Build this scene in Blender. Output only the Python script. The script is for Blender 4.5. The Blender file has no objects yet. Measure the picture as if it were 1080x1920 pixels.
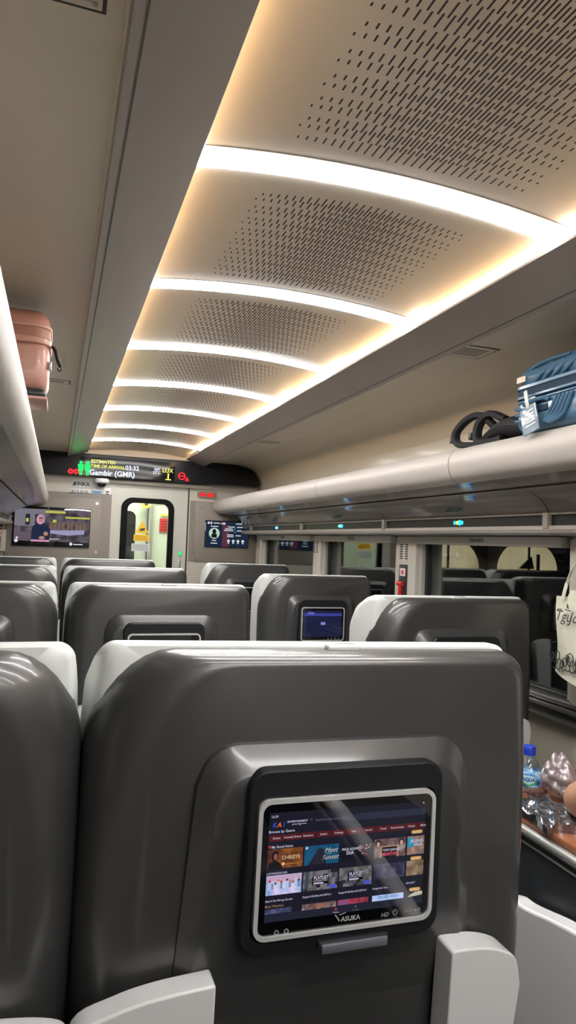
import bpy, bmesh, math, random
from mathutils import Vector, Matrix
random.seed(7)
S = bpy.context.scene
COL = S.collection
PI = math.pi
C = 1.28          # height of the camera above the floor; z below is measured from the camera, everything is lifted by C at the end

# ------------------------------------------------------------------ camera
cd = bpy.data.cameras.new('camera'); cam = bpy.data.objects.new('camera', cd); COL.objects.link(cam)
F = 1280.0
dY = Vector((106 - 540, 1001 - 960, F)).normalized()          # where the car's long axis runs, seen by the camera
hz = Vector((1, 0.038, 0))
up = dY.cross(hz).normalized()
if up.y > 0: up = -up
aX = up.cross(dY).normalized()
if aX.x < 0: aX = -aX
R = Matrix(((aX.x, -aX.y, -aX.z), (dY.x, -dY.y, -dY.z), (up.x, -up.y, -up.z)))
cam.matrix_world = Matrix.Translation((0, 0, C)) @ R.to_4x4()
cd.sensor_fit = 'VERTICAL'; cd.sensor_height = 24.0; cd.lens = 24.0 * F / 1920
cd.clip_start = 0.02; cd.clip_end = 200
S.camera = cam
# ------------------------------------------------------------------ world, exposure, lamp strengths
w = bpy.data.worlds.new('night'); S.world = w; w.use_nodes = True
w.node_tree.nodes['Background'].inputs[0].default_value = (0.10, 0.13, 0.2, 1)
w.node_tree.nodes['Background'].inputs[1].default_value = 0.02
S.view_settings.view_transform = 'Standard'; S.view_settings.look = 'None'
S.view_settings.gamma = 1; S.view_settings.exposure = 0.2
S.view_settings.use_curve_mapping = False
S.cycles.use_denoising = True
S.cycles.max_bounces = 8
LIGHT = 54.0      # white ceiling strips
COVE = 100.0       # warm cove strips

# ------------------------------------------------------------------ materials
MATS = {}
def pm(name, col, rough=0.5, metal=0.0, spec=0.5, coat=0.0, noise=0.0, nscale=30, bump=0.0, trans=0.0, alpha=1.0, em=None, es=0.0, coatr=0.1, bscale=None):
    if name in MATS: return MATS[name]
    m = bpy.data.materials.new(name); m.use_nodes = True
    nt = m.node_tree; b = nt.nodes['Principled BSDF']; I = b.inputs
    I['Base Color'].default_value = (*col, 1); I['Roughness'].default_value = rough; I['Metallic'].default_value = metal
    I['Specular IOR Level'].default_value = spec; I['Coat Weight'].default_value = coat; I['Coat Roughness'].default_value = coatr
    I['Transmission Weight'].default_value = trans; I['Alpha'].default_value = alpha
    if em: I['Emission Color'].default_value = (*em, 1); I['Emission Strength'].default_value = es
    if noise or bump:
        tc = nt.nodes.new('ShaderNodeTexCoord'); n = nt.nodes.new('ShaderNodeTexNoise')
        n.inputs['Scale'].default_value = nscale; n.inputs['Detail'].default_value = 4
        nt.links.new(tc.outputs['Object'], n.inputs['Vector'])
        if noise:
            r = nt.nodes.new('ShaderNodeMapRange'); r.inputs[3].default_value = 1 - noise; r.inputs[4].default_value = 1 + noise
            nt.links.new(n.outputs[0], r.inputs[0])
            mx = nt.nodes.new('ShaderNodeVectorMath'); mx.operation = 'SCALE'; mx.inputs[0].default_value = col
            nt.links.new(r.outputs[0], mx.inputs['Scale']); nt.links.new(mx.outputs[0], I['Base Color'])
        if bump:
            n2 = n
            if bscale:
                n2 = nt.nodes.new('ShaderNodeTexNoise'); n2.inputs['Scale'].default_value = bscale
                nt.links.new(tc.outputs['Object'], n2.inputs['Vector'])
            bp = nt.nodes.new('ShaderNodeBump'); bp.inputs['Strength'].default_value = bump; bp.inputs['Distance'].default_value = 0.01
            nt.links.new(n2.outputs[0], bp.inputs['Height']); nt.links.new(bp.outputs[0], I['Normal'])
    MATS[name] = m; return m
def em(name, col, s=1.0):
    if name in MATS: return MATS[name]
    m = bpy.data.materials.new(name); m.use_nodes = True; nt = m.node_tree; nt.nodes.clear()
    e = nt.nodes.new('ShaderNodeEmission'); e.inputs[0].default_value = (*col, 1); e.inputs[1].default_value = s
    o = nt.nodes.new('ShaderNodeOutputMaterial'); nt.links.new(e.outputs[0], o.inputs[0]); MATS[name] = m; return m
def thumb(name, cols, scale=60, s=0.5, kind='voronoi'):
    """picture-like emissive pattern shown on a screen"""
    if name in MATS: return MATS[name]
    m = em(name, cols[0], s); nt = m.node_tree; e = [n for n in nt.nodes if n.type == 'EMISSION'][0]
    tc = nt.nodes.new('ShaderNodeTexCoord')
    if kind == 'voronoi':
        t = nt.nodes.new('ShaderNodeTexVoronoi'); out = 'Color'
        t.distance = 'CHEBYCHEV'; t.inputs['Randomness'].default_value = .6
    else:
        t = nt.nodes.new('ShaderNodeTexNoise'); out = 0; t.inputs['Detail'].default_value = 6
    t.inputs['Scale'].default_value = scale
    nt.links.new(tc.outputs['Object'], t.inputs['Vector'])
    r = nt.nodes.new('ShaderNodeValToRGB'); r.color_ramp.elements[0].position = .25 if kind != 'voronoi' else 0
    r.color_ramp.elements[1].position = .75 if kind != 'voronoi' else 1
    n = len(cols)
    lo, hi = r.color_ramp.elements[0].position, r.color_ramp.elements[1].position
    r.color_ramp.elements[0].color = (*cols[0], 1); r.color_ramp.elements[1].color = (*cols[-1], 1)
    for i in range(1, n - 1):
        q = r.color_ramp.elements.new(lo + (hi - lo) * i / (n - 1)); q.color = (*cols[i], 1)
    if kind == 'voronoi': r.color_ramp.interpolation = 'CONSTANT'
    nt.links.new(t.outputs[out], r.inputs[0]); nt.links.new(r.outputs[0], e.inputs[0]); return m
def glass(name, tint=(0.6, 0.62, 0.62), f0=.05, rough=0.0):
    if name in MATS: return MATS[name]
    m = bpy.data.materials.new(name); m.use_nodes = True; nt = m.node_tree; nt.nodes.clear()
    t = nt.nodes.new('ShaderNodeBsdfTransparent'); t.inputs[0].default_value = (*tint, 1)
    g = nt.nodes.new('ShaderNodeBsdfGlossy'); g.inputs['Roughness'].default_value = rough
    ge = nt.nodes.new('ShaderNodeNewGeometry'); dt = nt.nodes.new('ShaderNodeVectorMath'); dt.operation = 'DOT_PRODUCT'
    nt.links.new(ge.outputs['Normal'], dt.inputs[0]); nt.links.new(ge.outputs['Incoming'], dt.inputs[1])
    ab = nt.nodes.new('ShaderNodeMath'); ab.operation = 'ABSOLUTE'; nt.links.new(dt.outputs['Value'], ab.inputs[0])
    sb = nt.nodes.new('ShaderNodeMath'); sb.operation = 'SUBTRACT'; sb.inputs[0].default_value = 1; nt.links.new(ab.outputs[0], sb.inputs[1])
    pw = nt.nodes.new('ShaderNodeMath'); pw.operation = 'POWER'; pw.inputs[1].default_value = 4; nt.links.new(sb.outputs[0], pw.inputs[0])
    k = nt.nodes.new('ShaderNodeMath'); k.operation = 'MULTIPLY_ADD'; k.inputs[1].default_value = 1 - f0; k.inputs[2].default_value = f0; k.use_clamp = True
    mx = nt.nodes.new('ShaderNodeMixShader'); o = nt.nodes.new('ShaderNodeOutputMaterial')
    nt.links.new(pw.outputs[0], k.inputs[0]); nt.links.new(k.outputs[0], mx.inputs[0])
    nt.links.new(t.outputs[0], mx.inputs[1]); nt.links.new(g.outputs[0], mx.inputs[2]); nt.links.new(mx.outputs[0], o.inputs[0])
    MATS[name] = m; return m

SHELL = pm('grey_metallic_shell', (0.080, 0.079, 0.079), rough=0.36, metal=0.55, coat=0.35, coatr=0.12, noise=0.06, nscale=300, bump=0.03, bscale=9)
WHITE = pm('white_leather', (0.68, 0.70, 0.68), rough=0.42, noise=0.03, nscale=40, coat=0.15)
WPLAS = pm('white_plastic', (0.68, 0.68, 0.68), rough=0.28, coat=0.4)
BLACKP = pm('black_plastic', (0.011, 0.012, 0.014), rough=0.42, spec=.3)
BLACKG = pm('black_gloss', (0.004, 0.004, 0.005), rough=0.06, coat=0.8, coatr=0.02)
SILVER = pm('silver_bezel', (0.62, 0.62, 0.62), rough=0.35, metal=0.3)
CREAM = pm('cream_panel', (0.52, 0.48, 0.41), rough=0.38, noise=0.02, nscale=4, coat=0.2)
BAY = pm('beige_ceiling_panel', (0.54, 0.485, 0.39), rough=0.36, noise=0.03, nscale=3, coat=0.15, coatr=.3)
TAUPE = pm('taupe_panel', (0.24, 0.205, 0.175), rough=0.5)
FASC = pm('grey_fascia', (0.225, 0.205, 0.195), rough=0.32, metal=0.25)
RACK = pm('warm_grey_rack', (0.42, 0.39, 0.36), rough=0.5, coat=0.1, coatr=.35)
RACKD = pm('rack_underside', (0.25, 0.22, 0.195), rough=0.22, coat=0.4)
DARK = pm('dark_trim', (0.02, 0.022, 0.025), rough=0.35)
SEAM = pm('seam', (0.03, 0.027, 0.025), rough=0.7)
WOOD = pm('brown_table', (0.28, 0.10, 0.045), rough=0.3, coat=0.4, noise=0.15, nscale=20)
METAL = pm('brushed_metal', (0.45, 0.44, 0.42), rough=0.3, metal=0.9)
CARPET = pm('carpet', (0.05, 0.05, 0.055), rough=0.95, noise=0.3, nscale=200)
TXTW = pm('print_silver', (0.6, 0.6, 0.6), rough=0.4)
TXTK = pm('print_black', (0.03, 0.03, 0.03), rough=0.5)

# ------------------------------------------------------------------ mesh builder
class B:
    def __init__(s, *mats): s.bm = bmesh.new(); s.mats = list(mats); s.k = 0
    def m(s, mat):
        if mat not in s.mats: s.mats.append(mat)
        s.k = s.mats.index(mat); return s
    def face(s, pts):
        f = s.bm.faces.new([s.bm.verts.new(p) for p in pts]); f.material_index = s.k; return f
    def _xf(s, vs, M):
        if M is not None: bmesh.ops.transform(s.bm, matrix=M, verts=vs)
    def box(s, x0, x1, y0, y1, z0, z1, r=0, seg=2, M=None):
        v = [s.bm.verts.new(p) for p in ((x0,y0,z0),(x1,y0,z0),(x1,y1,z0),(x0,y1,z0),(x0,y0,z1),(x1,y0,z1),(x1,y1,z1),(x0,y1,z1))]
        fs = [s.bm.faces.new([v[i] for i in q]) for q in ((3,2,1,0),(4,5,6,7),(0,1,5,4),(1,2,6,5),(2,3,7,6),(3,0,4,7))]
        for f in fs: f.material_index = s.k
        vs = v
        if r > 0:
            es = {e for f in fs for e in f.edges}
            o = bmesh.ops.bevel(s.bm, geom=list(es), offset=r, segments=seg, affect='EDGES', profile=0.5, material=s.k)
            vs = list({q for f in o['faces'] for q in f.verts} | {q for q in v if q.is_valid})
        s._xf(vs, M); return s
    def loft(s, loops, cap0=True, cap1=True, closed=True):
        L = [[s.bm.verts.new(p) for p in l] for l in loops]
        for a, b in zip(L, L[1:]):
            n = len(a)
            for i in range(n if closed else n - 1):
                j = (i + 1) % n
                f = s.bm.faces.new((a[i], a[j], b[j], b[i])); f.material_index = s.k
        if closed and cap0: f = s.bm.faces.new(L[0][::-1]); f.material_index = s.k
        if closed and cap1: f = s.bm.faces.new(L[-1]); f.material_index = s.k
        return s
    def tube(s, pts, r, n=10, cap=True, flat=1.0, upv=(0, 0, 1)):
        pts = [Vector(p) for p in pts]; loops = []
        rr = r if isinstance(r, (list, tuple)) else [r] * len(pts)
        for i, p in enumerate(pts):
            t = (pts[min(i + 1, len(pts) - 1)] - pts[max(i - 1, 0)]).normalized()
            u = Vector(upv)
            if abs(t.dot(u)) > .95: u = Vector((1, 0, 0))
            a = t.cross(u).normalized(); b = a.cross(t).normalized()
            loops.append([p + rr[i] * (a * math.cos(2*PI*k/n) + b * flat * math.sin(2*PI*k/n)) for k in range(n)])
        return s.loft(loops, cap, cap)
    def cyl(s, p0, p1, r, n=20): return s.tube([p0, p1], r, n)
    def lathe(s, prof, c=(0, 0, 0), n=32):
        loops = [[(c[0] + r*math.cos(2*PI*k/n), c[1] + r*math.sin(2*PI*k/n), c[2] + z) for k in range(n)] for r, z in prof]
        return s.loft(loops)
    def prism(s, outline, y0, y1):   # outline in xz
        return s.loft([[(x, y1, z) for x, z in outline], [(x, y0, z) for x, z in outline]])
    def profile(s, prof, y0, y1, ny=1, closed=False):  # xz profile swept along y
        return s.loft([[(x, y0 + (y1-y0)*i/ny, z) for x, z in prof] for i in range(ny + 1)], closed=closed)
    def qxz(s, x0, x1, z0, z1, y): s.face([(x0,y,z0),(x1,y,z0),(x1,y,z1),(x0,y,z1)]); return s
    def disc(s, x, z, r, y, n=20, rz=None): s.face([(x + r*math.cos(2*PI*k/n), y, z + (rz or r)*math.sin(2*PI*k/n)) for k in range(n)]); return s
    def ring(s, x, z, r, t, y, a0=0, a1=2*PI, n=24):
        for k in range(n):
            a = a0 + (a1-a0)*k/n; b = a0 + (a1-a0)*(k+1)/n
            s.face([(x+q*math.cos(g), y, z+q*math.sin(g)) for q, g in ((r-t, a), (r, a), (r, b), (r-t, b))])
        return s
    def text(s, body, size, x, z, y=0.0, align='LEFT', M=None, bold=0.0, shear=0.0, space=1.0, sx=1.0):
        c = bpy.data.curves.new('t', 'FONT'); c.body = body; c.size = size; c.align_x = align; c.offset = bold*size
        c.shear = shear; c.space_character = space; c.resolution_u = 3
        o = bpy.data.objects.new('t', c); me = bpy.data.meshes.new_from_object(o)
        base = Matrix.Translation((x, y, z)) @ Matrix.Rotation(PI/2, 4, 'X') @ Matrix.Scale(sx, 4, (1, 0, 0))
        MM = (M @ base) if M is not None else base
        vs = [s.bm.verts.new(MM @ v.co) for v in me.vertices]
        for p in me.polygons:
            try: f = s.bm.faces.new([vs[i] for i in p.vertices]); f.material_index = s.k
            except ValueError: pass
        bpy.data.objects.remove(o); bpy.data.curves.remove(c); bpy.data.meshes.remove(me); return s
    def out(s, name, parent=None, loc=None, smooth=True, bevel=0, angle=40, M=None, nrm=True):
        if nrm: bmesh.ops.recalc_face_normals(s.bm, faces=s.bm.faces)
        if M is not None: bmesh.ops.transform(s.bm, matrix=M, verts=s.bm.verts)
        me = bpy.data.meshes.new(name)
        for f in s.bm.faces: f.smooth = smooth
        if smooth:
            for e in s.bm.edges:
                if len(e.link_faces) == 2 and e.calc_face_angle(0) > math.radians(angle): e.smooth = False
        s.bm.to_mesh(me); s.bm.free()
        for m in s.mats: me.materials.append(m)
        o = bpy.data.objects.new(name, me); COL.objects.link(o)
        if parent: o.parent = parent
        if loc: o.location = loc
        if bevel:
            md = o.modifiers.new('bevel', 'BEVEL'); md.width = bevel; md.segments = 3; md.limit_method = 'ANGLE'; md.angle_limit = math.radians(35)
        return o
def tag(o, label=None, cat=None, group=None, kind=None):
    if label: o['label'] = label
    if cat: o['category'] = cat
    if group: o['group'] = group
    if kind: o['kind'] = kind
    return o
def thing(name, label, cat, loc=(0, 0, 0), group=None, rz=0):
    o = bpy.data.objects.new(name, None); COL.objects.link(o); o.location = loc; o.rotation_euler.z = rz; o.empty_display_size = .1
    return tag(o, label, cat, group)
def struct(o): o['kind'] = 'structure'; return o
def copy_tree(o, parent=None):
    c = o.copy(); COL.objects.link(c)
    if parent: c.parent = parent
    for ch in [q for q in bpy.data.objects if q.parent == o]: copy_tree(ch, c)
    return c
def rr(x0, x1, z0, z1, r, n=5):
    """rounded rectangle outline, r = single radius or (bl, br, tr, tl)"""
    if not isinstance(r, (list, tuple)): r = (r,)*4
    P = []
    for (cx, cz, q, a) in ((x0+r[0], z0+r[0], r[0], PI), (x1-r[1], z0+r[1], r[1], 1.5*PI), (x1-r[2], z1-r[2], r[2], 0), (x0+r[3], z1-r[3], r[3], .5*PI)):
        for k in range(n + 1): P.append((cx + q*math.cos(a + .5*PI*k/n), cz + q*math.sin(a + .5*PI*k/n)))
    return P
def catmull(P, n=8):
    P = [Vector(p) for p in P]; Q = []
    for i in range(len(P) - 1):
        a, b, c, d = P[max(i-1, 0)], P[i], P[i+1], P[min(i+2, len(P)-1)]
        for k in range(n):
            t = k/n; Q.append(.5*((2*b) + (c-a)*t + (2*a-5*b+4*c-d)*t*t + (3*b-3*c+d-a)*t**3))
    Q.append(P[-1]); return Q

# ================================================================== THE SETTING
YB, YE = -2.6, 6.12       # back end and end wall of the car
XL, XR = -0.70, 1.76      # side walls
struct(B(CARPET).box(XL-.1, XR+.1, YB, YE+.1, -C-.05, -C).out('floor', smooth=False))
# bay ceilings behind the fascias and the roof above
def bay(pts): return catmull([(x, 0, z) for x, z in pts], 6)
rp = [(p.x, p.z) for p in bay([(1.205, .66), (1.215, .6855), (1.222, .686), (1.35, .6875), (1.44, .6885), (1.50, .688), (1.66, .655), (1.75, .56), (1.775, .40), (1.775, .28)])]
cb = B(BAY)
cb.profile(rp, YB, YE)
cb.profile([(1.266 - x if x < 1.4 else 1.266 - x, z) for x, z in rp], YB, YE)
cb.box(-.9, 2.0, YB-.05, YE+.1, .86, .90)
struct(cb.out('ceiling', nrm=False))
# side walls: right wall with window openings
WIN = [(-1.93, -.88), (-.62, .43), (.68, 1.72), (1.98, 3.04), (3.29, 4.35), (4.53, 5.78)]
ZT, ZB = .055, -.515
def side_wall(name, x0, x1, wins):
    b = B(CREAM)
    b.box(x0, x1, YB, YE+.1, -C, ZB-.02); b.box(x0, x1, YB, YE+.1, ZT, .86)
    ys = [YB] + [v for q in wins for v in q] + [YE+.1]
    for a, c in zip(ys[::2], ys[1::2]): b.box(x0, x1, a, c, ZB-.02, ZT)
    return struct(b.out(name, smooth=False))
side_wall('wall_right', XR, XR+.1, WIN)
side_wall('wall_left', XL-.1, XL, WIN)
for side, x, sg in (('right', XR, 1), ('left', XL, -1)):
    b = B(METAL)
    def bx(b, xa, xb, *a, **k): b.box(min(xa, xb), max(xa, xb), *a, **k)
    bx(b, x - .035*sg, x + .02*sg, YB, YE, ZB-.026, ZB-.010, r=.004)
    bx(b, x - .05*sg, x + .0*sg, YB, YE, ZB-.046, ZB-.031, r=.004)
    b.m(DARK); bx(b, x - .03*sg, x, YB, YE, ZB-.068, ZB-.048)
    b.m(METAL); bx(b, x - .055*sg, x, YB, YE, ZB-.082, ZB-.070, r=.004)
    struct(b.out('trim_1' if sg > 0 else 'trim_2'))
GW = glass('window_glass', (0.88, 0.90, 0.90), .09)
nw = 0
for x, sg in ((XR, 1), (XL, -1)):
    for i, (a, c) in enumerate(WIN):
        nw += 1
        b = B(GW); xm = x + .035*sg
        b.box(min(xm, xm+.006), max(xm, xm+.006), a, c, ZB-.02, ZT)
        o = struct(b.out('window_%d' % nw, smooth=False))
        f = B(DARK)
        for q in ((a, a+.02, ZB-.01, ZT), (c-.02, c, ZB-.01, ZT), (a, c, ZT-.012, ZT), (a, c, ZB-.02, ZB-.005)):
            f.box(min(x+.005*sg, x+.03*sg), max(x+.005*sg, x+.03*sg), *q)
        f.out('window_frame', o, smooth=False)
# ------------------------------------------------ end wall with sliding door, vestibule
ew = B(CREAM)
DX0, DX1 = .47, 1.105
for q in ((XL-.1, DX0, -C, .86), (DX1, XR+.1, -C, .86), (DX0, DX1, .455, .86)): ew.box(q[0], q[1], YE, YE+.06, q[2], q[3])
ew.m(SEAM).box(DX1+.002, DX1+.014, YE-.004, YE, -C, .455)
struct(ew.out('wall_front', smooth=False))
d = B(pm('door_cream', (0.50, 0.49, 0.43), rough=.35, coat=.2))
wx0, wx1, wz1, wz0 = .58, .94, .30, -.55
# door leaf with a rounded opening: strips of frame
y0 = YE + .012
lo = rr(DX0-.05, DX1, -C, .455, .001, 6); li = rr(wx0, wx1, wz0, wz1, .06, 6)
def ringsolid(b, A, I, ya, yb):
    n = len(A)
    va = [b.bm.verts.new((x, ya, z)) for x, z in A]; vi = [b.bm.verts.new((x, ya, z)) for x, z in I]
    wa = [b.bm.verts.new((x, yb, z)) for x, z in A]; wi = [b.bm.verts.new((x, yb, z)) for x, z in I]
    for k in range(n):
        j = (k+1) % n
        for q in ((va[k], va[j], vi[j], vi[k]), (wa[j], wa[k], wi[k], wi[j]), (va[j], va[k], wa[k], wa[j]), (vi[k], vi[j], wi[j], wi[k])):
            f = b.bm.faces.new(q); f.material_index = b.k
ringsolid(d, lo, li, y0, y0+.03)
do = struct(d.out('door_1', angle=30))
g = B(pm('rubber_black', (.004, .004, .004), rough=.6, spec=.12)); ringsolid(g, rr(wx0-.055, wx1+.05, wz0-.04, wz1+.045, .095, 6), rr(wx0, wx1, wz0, wz1, .06, 6), y0-.008, y0+.004); g.out('window_gasket', do)
B(glass('door_glass', (.97, .98, .97), .03)).box(wx0, wx1, y0+.016, y0+.02, wz0, wz1).out('window_pane', do, smooth=False)
b = B(pm('warning_yellow', (.85, .5, .02), rough=.5)); yy = y0 + .0145
b.face([(.655, yy, .035), (.775, yy, .035), (.715, yy, .145)]); b.qxz(.645, .78, -.035, .022, yy)
b.m(TXTK).face([(.69, yy-.001, .055), (.735, yy-.001, .058), (.742, yy-.001, .082), (.70, yy-.001, .075)])
for k in range(3): b.m(pm('warn_print', (.45, .25, .02))).qxz(.66, .765, -.022+k*.014, -.017+k*.014, yy-.001)
b.m(pm('label_white', (.6, .62, .62), rough=.5)).qxz(.63, .79, -.125, -.058, yy)
for k in range(4): b.m(pm('label_grey', (.32, .34, .36))).qxz(.642, .778, -.115+k*.014, -.110+k*.014, yy-.001)
b.out('warning_sticker', do, smooth=False)
b = B(pm('green_button', (.02, .3, .08), em=(.05, .6, .15), es=.8)); b.cyl((1.055, y0, -.135), (1.055, y0-.012, -.135), .018)
b.m(METAL).box(1.045, 1.065, y0-.01, y0, -.30, -.19, r=.003); b.out('door_button', do)
b = B(CREAM); b.box(.30, 1.30, YE-.035, YE, .455, .49, r=.006); struct(b.out('trim_3'))
# vestibule
VG = pm('vestibule_wall', (0.60, 0.66, 0.55), rough=.4)
b = B(VG); b.box(XL, XR, 7.6, 7.65, -C, .9); b.box(.10, .12, 6.2, 7.6, -C, .9); b.box(1.42, 1.44, 6.2, 7.6, -C, .9); b.box(0, 1.5, 6.2, 7.6, .80, .82); b.box(0, 1.5, 6.2, 7.6, -C-.02, -C)
struct(b.out('wall_vestibule', smooth=False))
b = B(pm('vest_light_mat', (1, 1, 1), em=(1, 1, .9), es=14)); b.box(.55, 1.15, 6.6, 7.3, .785, .80)
tag(b.out('ceiling_lamp', smooth=False), 'vestibule ceiling lamp beyond the sliding door', 'ceiling lamp')
b = B(METAL); b.box(.925, .99, 7.50, 7.6, -C, .8, r=.01); b.m(DARK).box(.925, .935, 7.49, 7.5, -C, .8)
tag(b.out('door_post'), 'vertical grey metal post in vestibule behind door glass', 'post')
t = thing('exterior_door', 'black framed vestibule side door seen through the door glass', 'door', (.62, 7.3, -C))
b = B(BLACKP); b.prism(rr(-.02, .16, .5, 1.55, .07), -.0, .03); b.out('window_gasket', t)
b = B(METAL); b.box(.02, .06, -.02, 0, .55, 1.5, r=.004); b.out('grab_rail', t)
t = thing('red_sign', 'small red warning sign on the vestibule wall behind the door', 'sign', (1.07, 7.58, 0))
b = B(pm('sign_red', (.55, .03, .03), rough=.5)); b.box(0, .125, 0, .012, .065, .215); b.m(pm('sign_dk', (.2, .02, .02)))
for k in range(4): b.box(.02, .105, -.002, 0, .085+k*.03, .098+k*.03)
b.out('sign_plate', t, smooth=False)
b = B(pm('sign_yellow', (.6, .6, .05))); b.box(.01, .12, 0, .01, .24, .262); b.out('yellow_strip', t, smooth=False)
b = B(pm('sign_ochre', (.55, .42, .08))); b.cyl((.90, 7.46, .36), (.90, 7.475, .36), .05); b.m(DARK).cyl((.90, 7.455, .365), (.90, 7.46, .365), .02)
tag(b.out('round_sticker'), 'round yellow prohibition sticker high in the vestibule', 'sticker')
b = B(pm('sticker_bluewhite', (.55, .65, .7))); b.box(1.02, 1.09, 7.57, 7.585, .38, .43)
tag(b.out('wall_sticker', smooth=False), 'small pale blue sticker at top of vestibule wall', 'sticker')

# back of the car
struct(B(CREAM).box(XL-.1, XR+.1, YB-.05, YB, -C, .86).out('wall_back', smooth=False))

# ------------------------------------------------ fascias beside the lit ceiling
for sg, nm in ((1, 'right'), (-1, 'left')):
    X = (lambda x: x) if sg > 0 else (lambda x: 1.266 - x)
    P = [(1.05, .704), (1.052, .699), (1.058, .697), (1.19, .655), (1.209, .648), (1.212, .66), (1.20, .69), (1.07, .706), (1.05, .704)]
    b = B(FASC); b.profile([(X(x), z) for x, z in P], YB, 5.98)
    b.m(SEAM); 
    b.profile([(X(1.1895), .6545), (X(1.1925), .6535)], YB, 5.98)
    o = b.out('duct_fascia', nrm=True)
    tag(o, 'long grey fascia running along the %s edge of the lit ceiling' % nm, 'ceiling fascia')
    b = B(pm('cove_back', (.75, .68, .56), rough=.5)); b.profile([(X(1.07), .706), (X(1.185), .695), (X(1.185), .77), (X(1.10), .80), (X(.9), .81)], YB, 5.95); struct(b.out('trim_4' if sg > 0 else 'trim_5', smooth=False))
    b = B(em('cove_led', (1.0, .66, .34), COVE)); b.box(min(X(1.088), X(1.10)), max(X(1.088), X(1.10)), YB, 5.9, .707, .712)
    tag(b.out('cove_light', smooth=False), 'warm LED strip hidden in the %s ceiling cove' % nm, 'light strip')

# ------------------------------------------------ perforated ceiling panels and curved light strips
def perf_mat():
    m = pm('perforated_panel', (0.52, 0.455, 0.375), rough=.28, metal=.25); nt = m.node_tree; N = nt.nodes; Lk = nt.links.new
    bs = N['Principled BSDF']
    tc = N.new('ShaderNodeTexCoord'); sp = N.new('ShaderNodeSeparateXYZ'); Lk(tc.outputs['Object'], sp.inputs[0])
    def mt(op, a, b=None, c=None):
        n = N.new('ShaderNodeMath'); n.operation = op
        for i, v in enumerate((a, b, c)):
            if v is None: continue
            if isinstance(v, (int, float)): n.inputs[i].default_value = v
            else: Lk(v, n.inputs[i])
        return n.outputs[0]
    x, y = sp.outputs[0], sp.outputs[1]     # object origin: panel centre
    px, py = .0177, .059
    masks = []
    for ox, oy in ((0, 0), (.00855, .0233)):
        u = mt('DIVIDE', mt('ADD', x, 10*px + ox), px); v = mt('DIVIDE', mt('ADD', y, 10*py + oy), py)
        fx = mt('SUBTRACT', mt('FRACT', u), .5); fy = mt('SUBTRACT', mt('FRACT', v), .5)
        cx = mt('SUBTRACT', mt('ADD', mt('FLOOR', u), .5), 10 + ox/px)      # column centre in pitches
        rel = mt('SUBTRACT', 1.0, mt('DIVIDE', mt('ABSOLUTE', mt('MULTIPLY', cx, px)), .265))
        hl = mt('ADD', mt('MULTIPLY', mt('MAXIMUM', rel, 0), .027), .0010)
        hl = mt('MINIMUM', hl, .0235)
        dy = mt('MAXIMUM', mt('SUBTRACT', mt('ABSOLUTE', mt('MULTIPLY', fy, py)), hl), 0.0)
        dx = mt('ABSOLUTE', mt('MULTIPLY', fx, px))
        dist = mt('SQRT', mt('ADD', mt('MULTIPLY', dx, dx), mt('MULTIPLY', dy, dy)))
        k = mt('LESS_THAN', dist, .00185)
        k = mt('MULTIPLY', k, mt('GREATER_THAN', rel, 0.0))
        yc = mt('ABSOLUTE', mt('MULTIPLY', mt('SUBTRACT', mt('ADD', mt('FLOOR', v), .5), 10 + oy/py), py))
        k = mt('MULTIPLY', k, mt('LESS_THAN', yc, .248))
        masks.append(k)
    k = mt('MAXIMUM', masks[0], masks[1])
    mx = N.new('ShaderNodeMix'); mx.data_type = 'RGBA'; Lk(k, mx.inputs[0])
    mx.inputs[6].default_value = (.50, .455, .40, 1); mx.inputs[7].default_value = (.012, .012, .02, 1)
    Lk(mx.outputs[2], bs.inputs['Base Color'])
    Lk(mt('ADD', mt('MULTIPLY', k, .6), .28), bs.inputs['Roughness'])
    Lk(mt('MULTIPLY', mt('SUBTRACT', 1.0, k), .25), bs.inputs['Metallic'])
    return m
PERF = perf_mat()
XC, HW = .633, .425
def arcz(x): return .760 - .030*((x - XC)/HW)**2
Y0, PIT, LW = 1.274, .698, .053
ordn = ['nearest', 'second', 'third', 'fourth', 'fifth', 'sixth', 'seventh', 'last']
pan0 = None
LMAT = em('ceiling_strip_light', (1.0, .99, .97), LIGHT)
def arc_loop(x0, x1, y0, y1, dz, t, n=24):
    """thin curved slab spanning the width"""
    L = []
    for i in range(n + 1):
        x = x0 + (x1-x0)*i/n; z = arcz(x) + dz
        L.append([(x, y0, z), (x, y1, z), (x, y1, z + t), (x, y0, z + t)])
    return L
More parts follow.
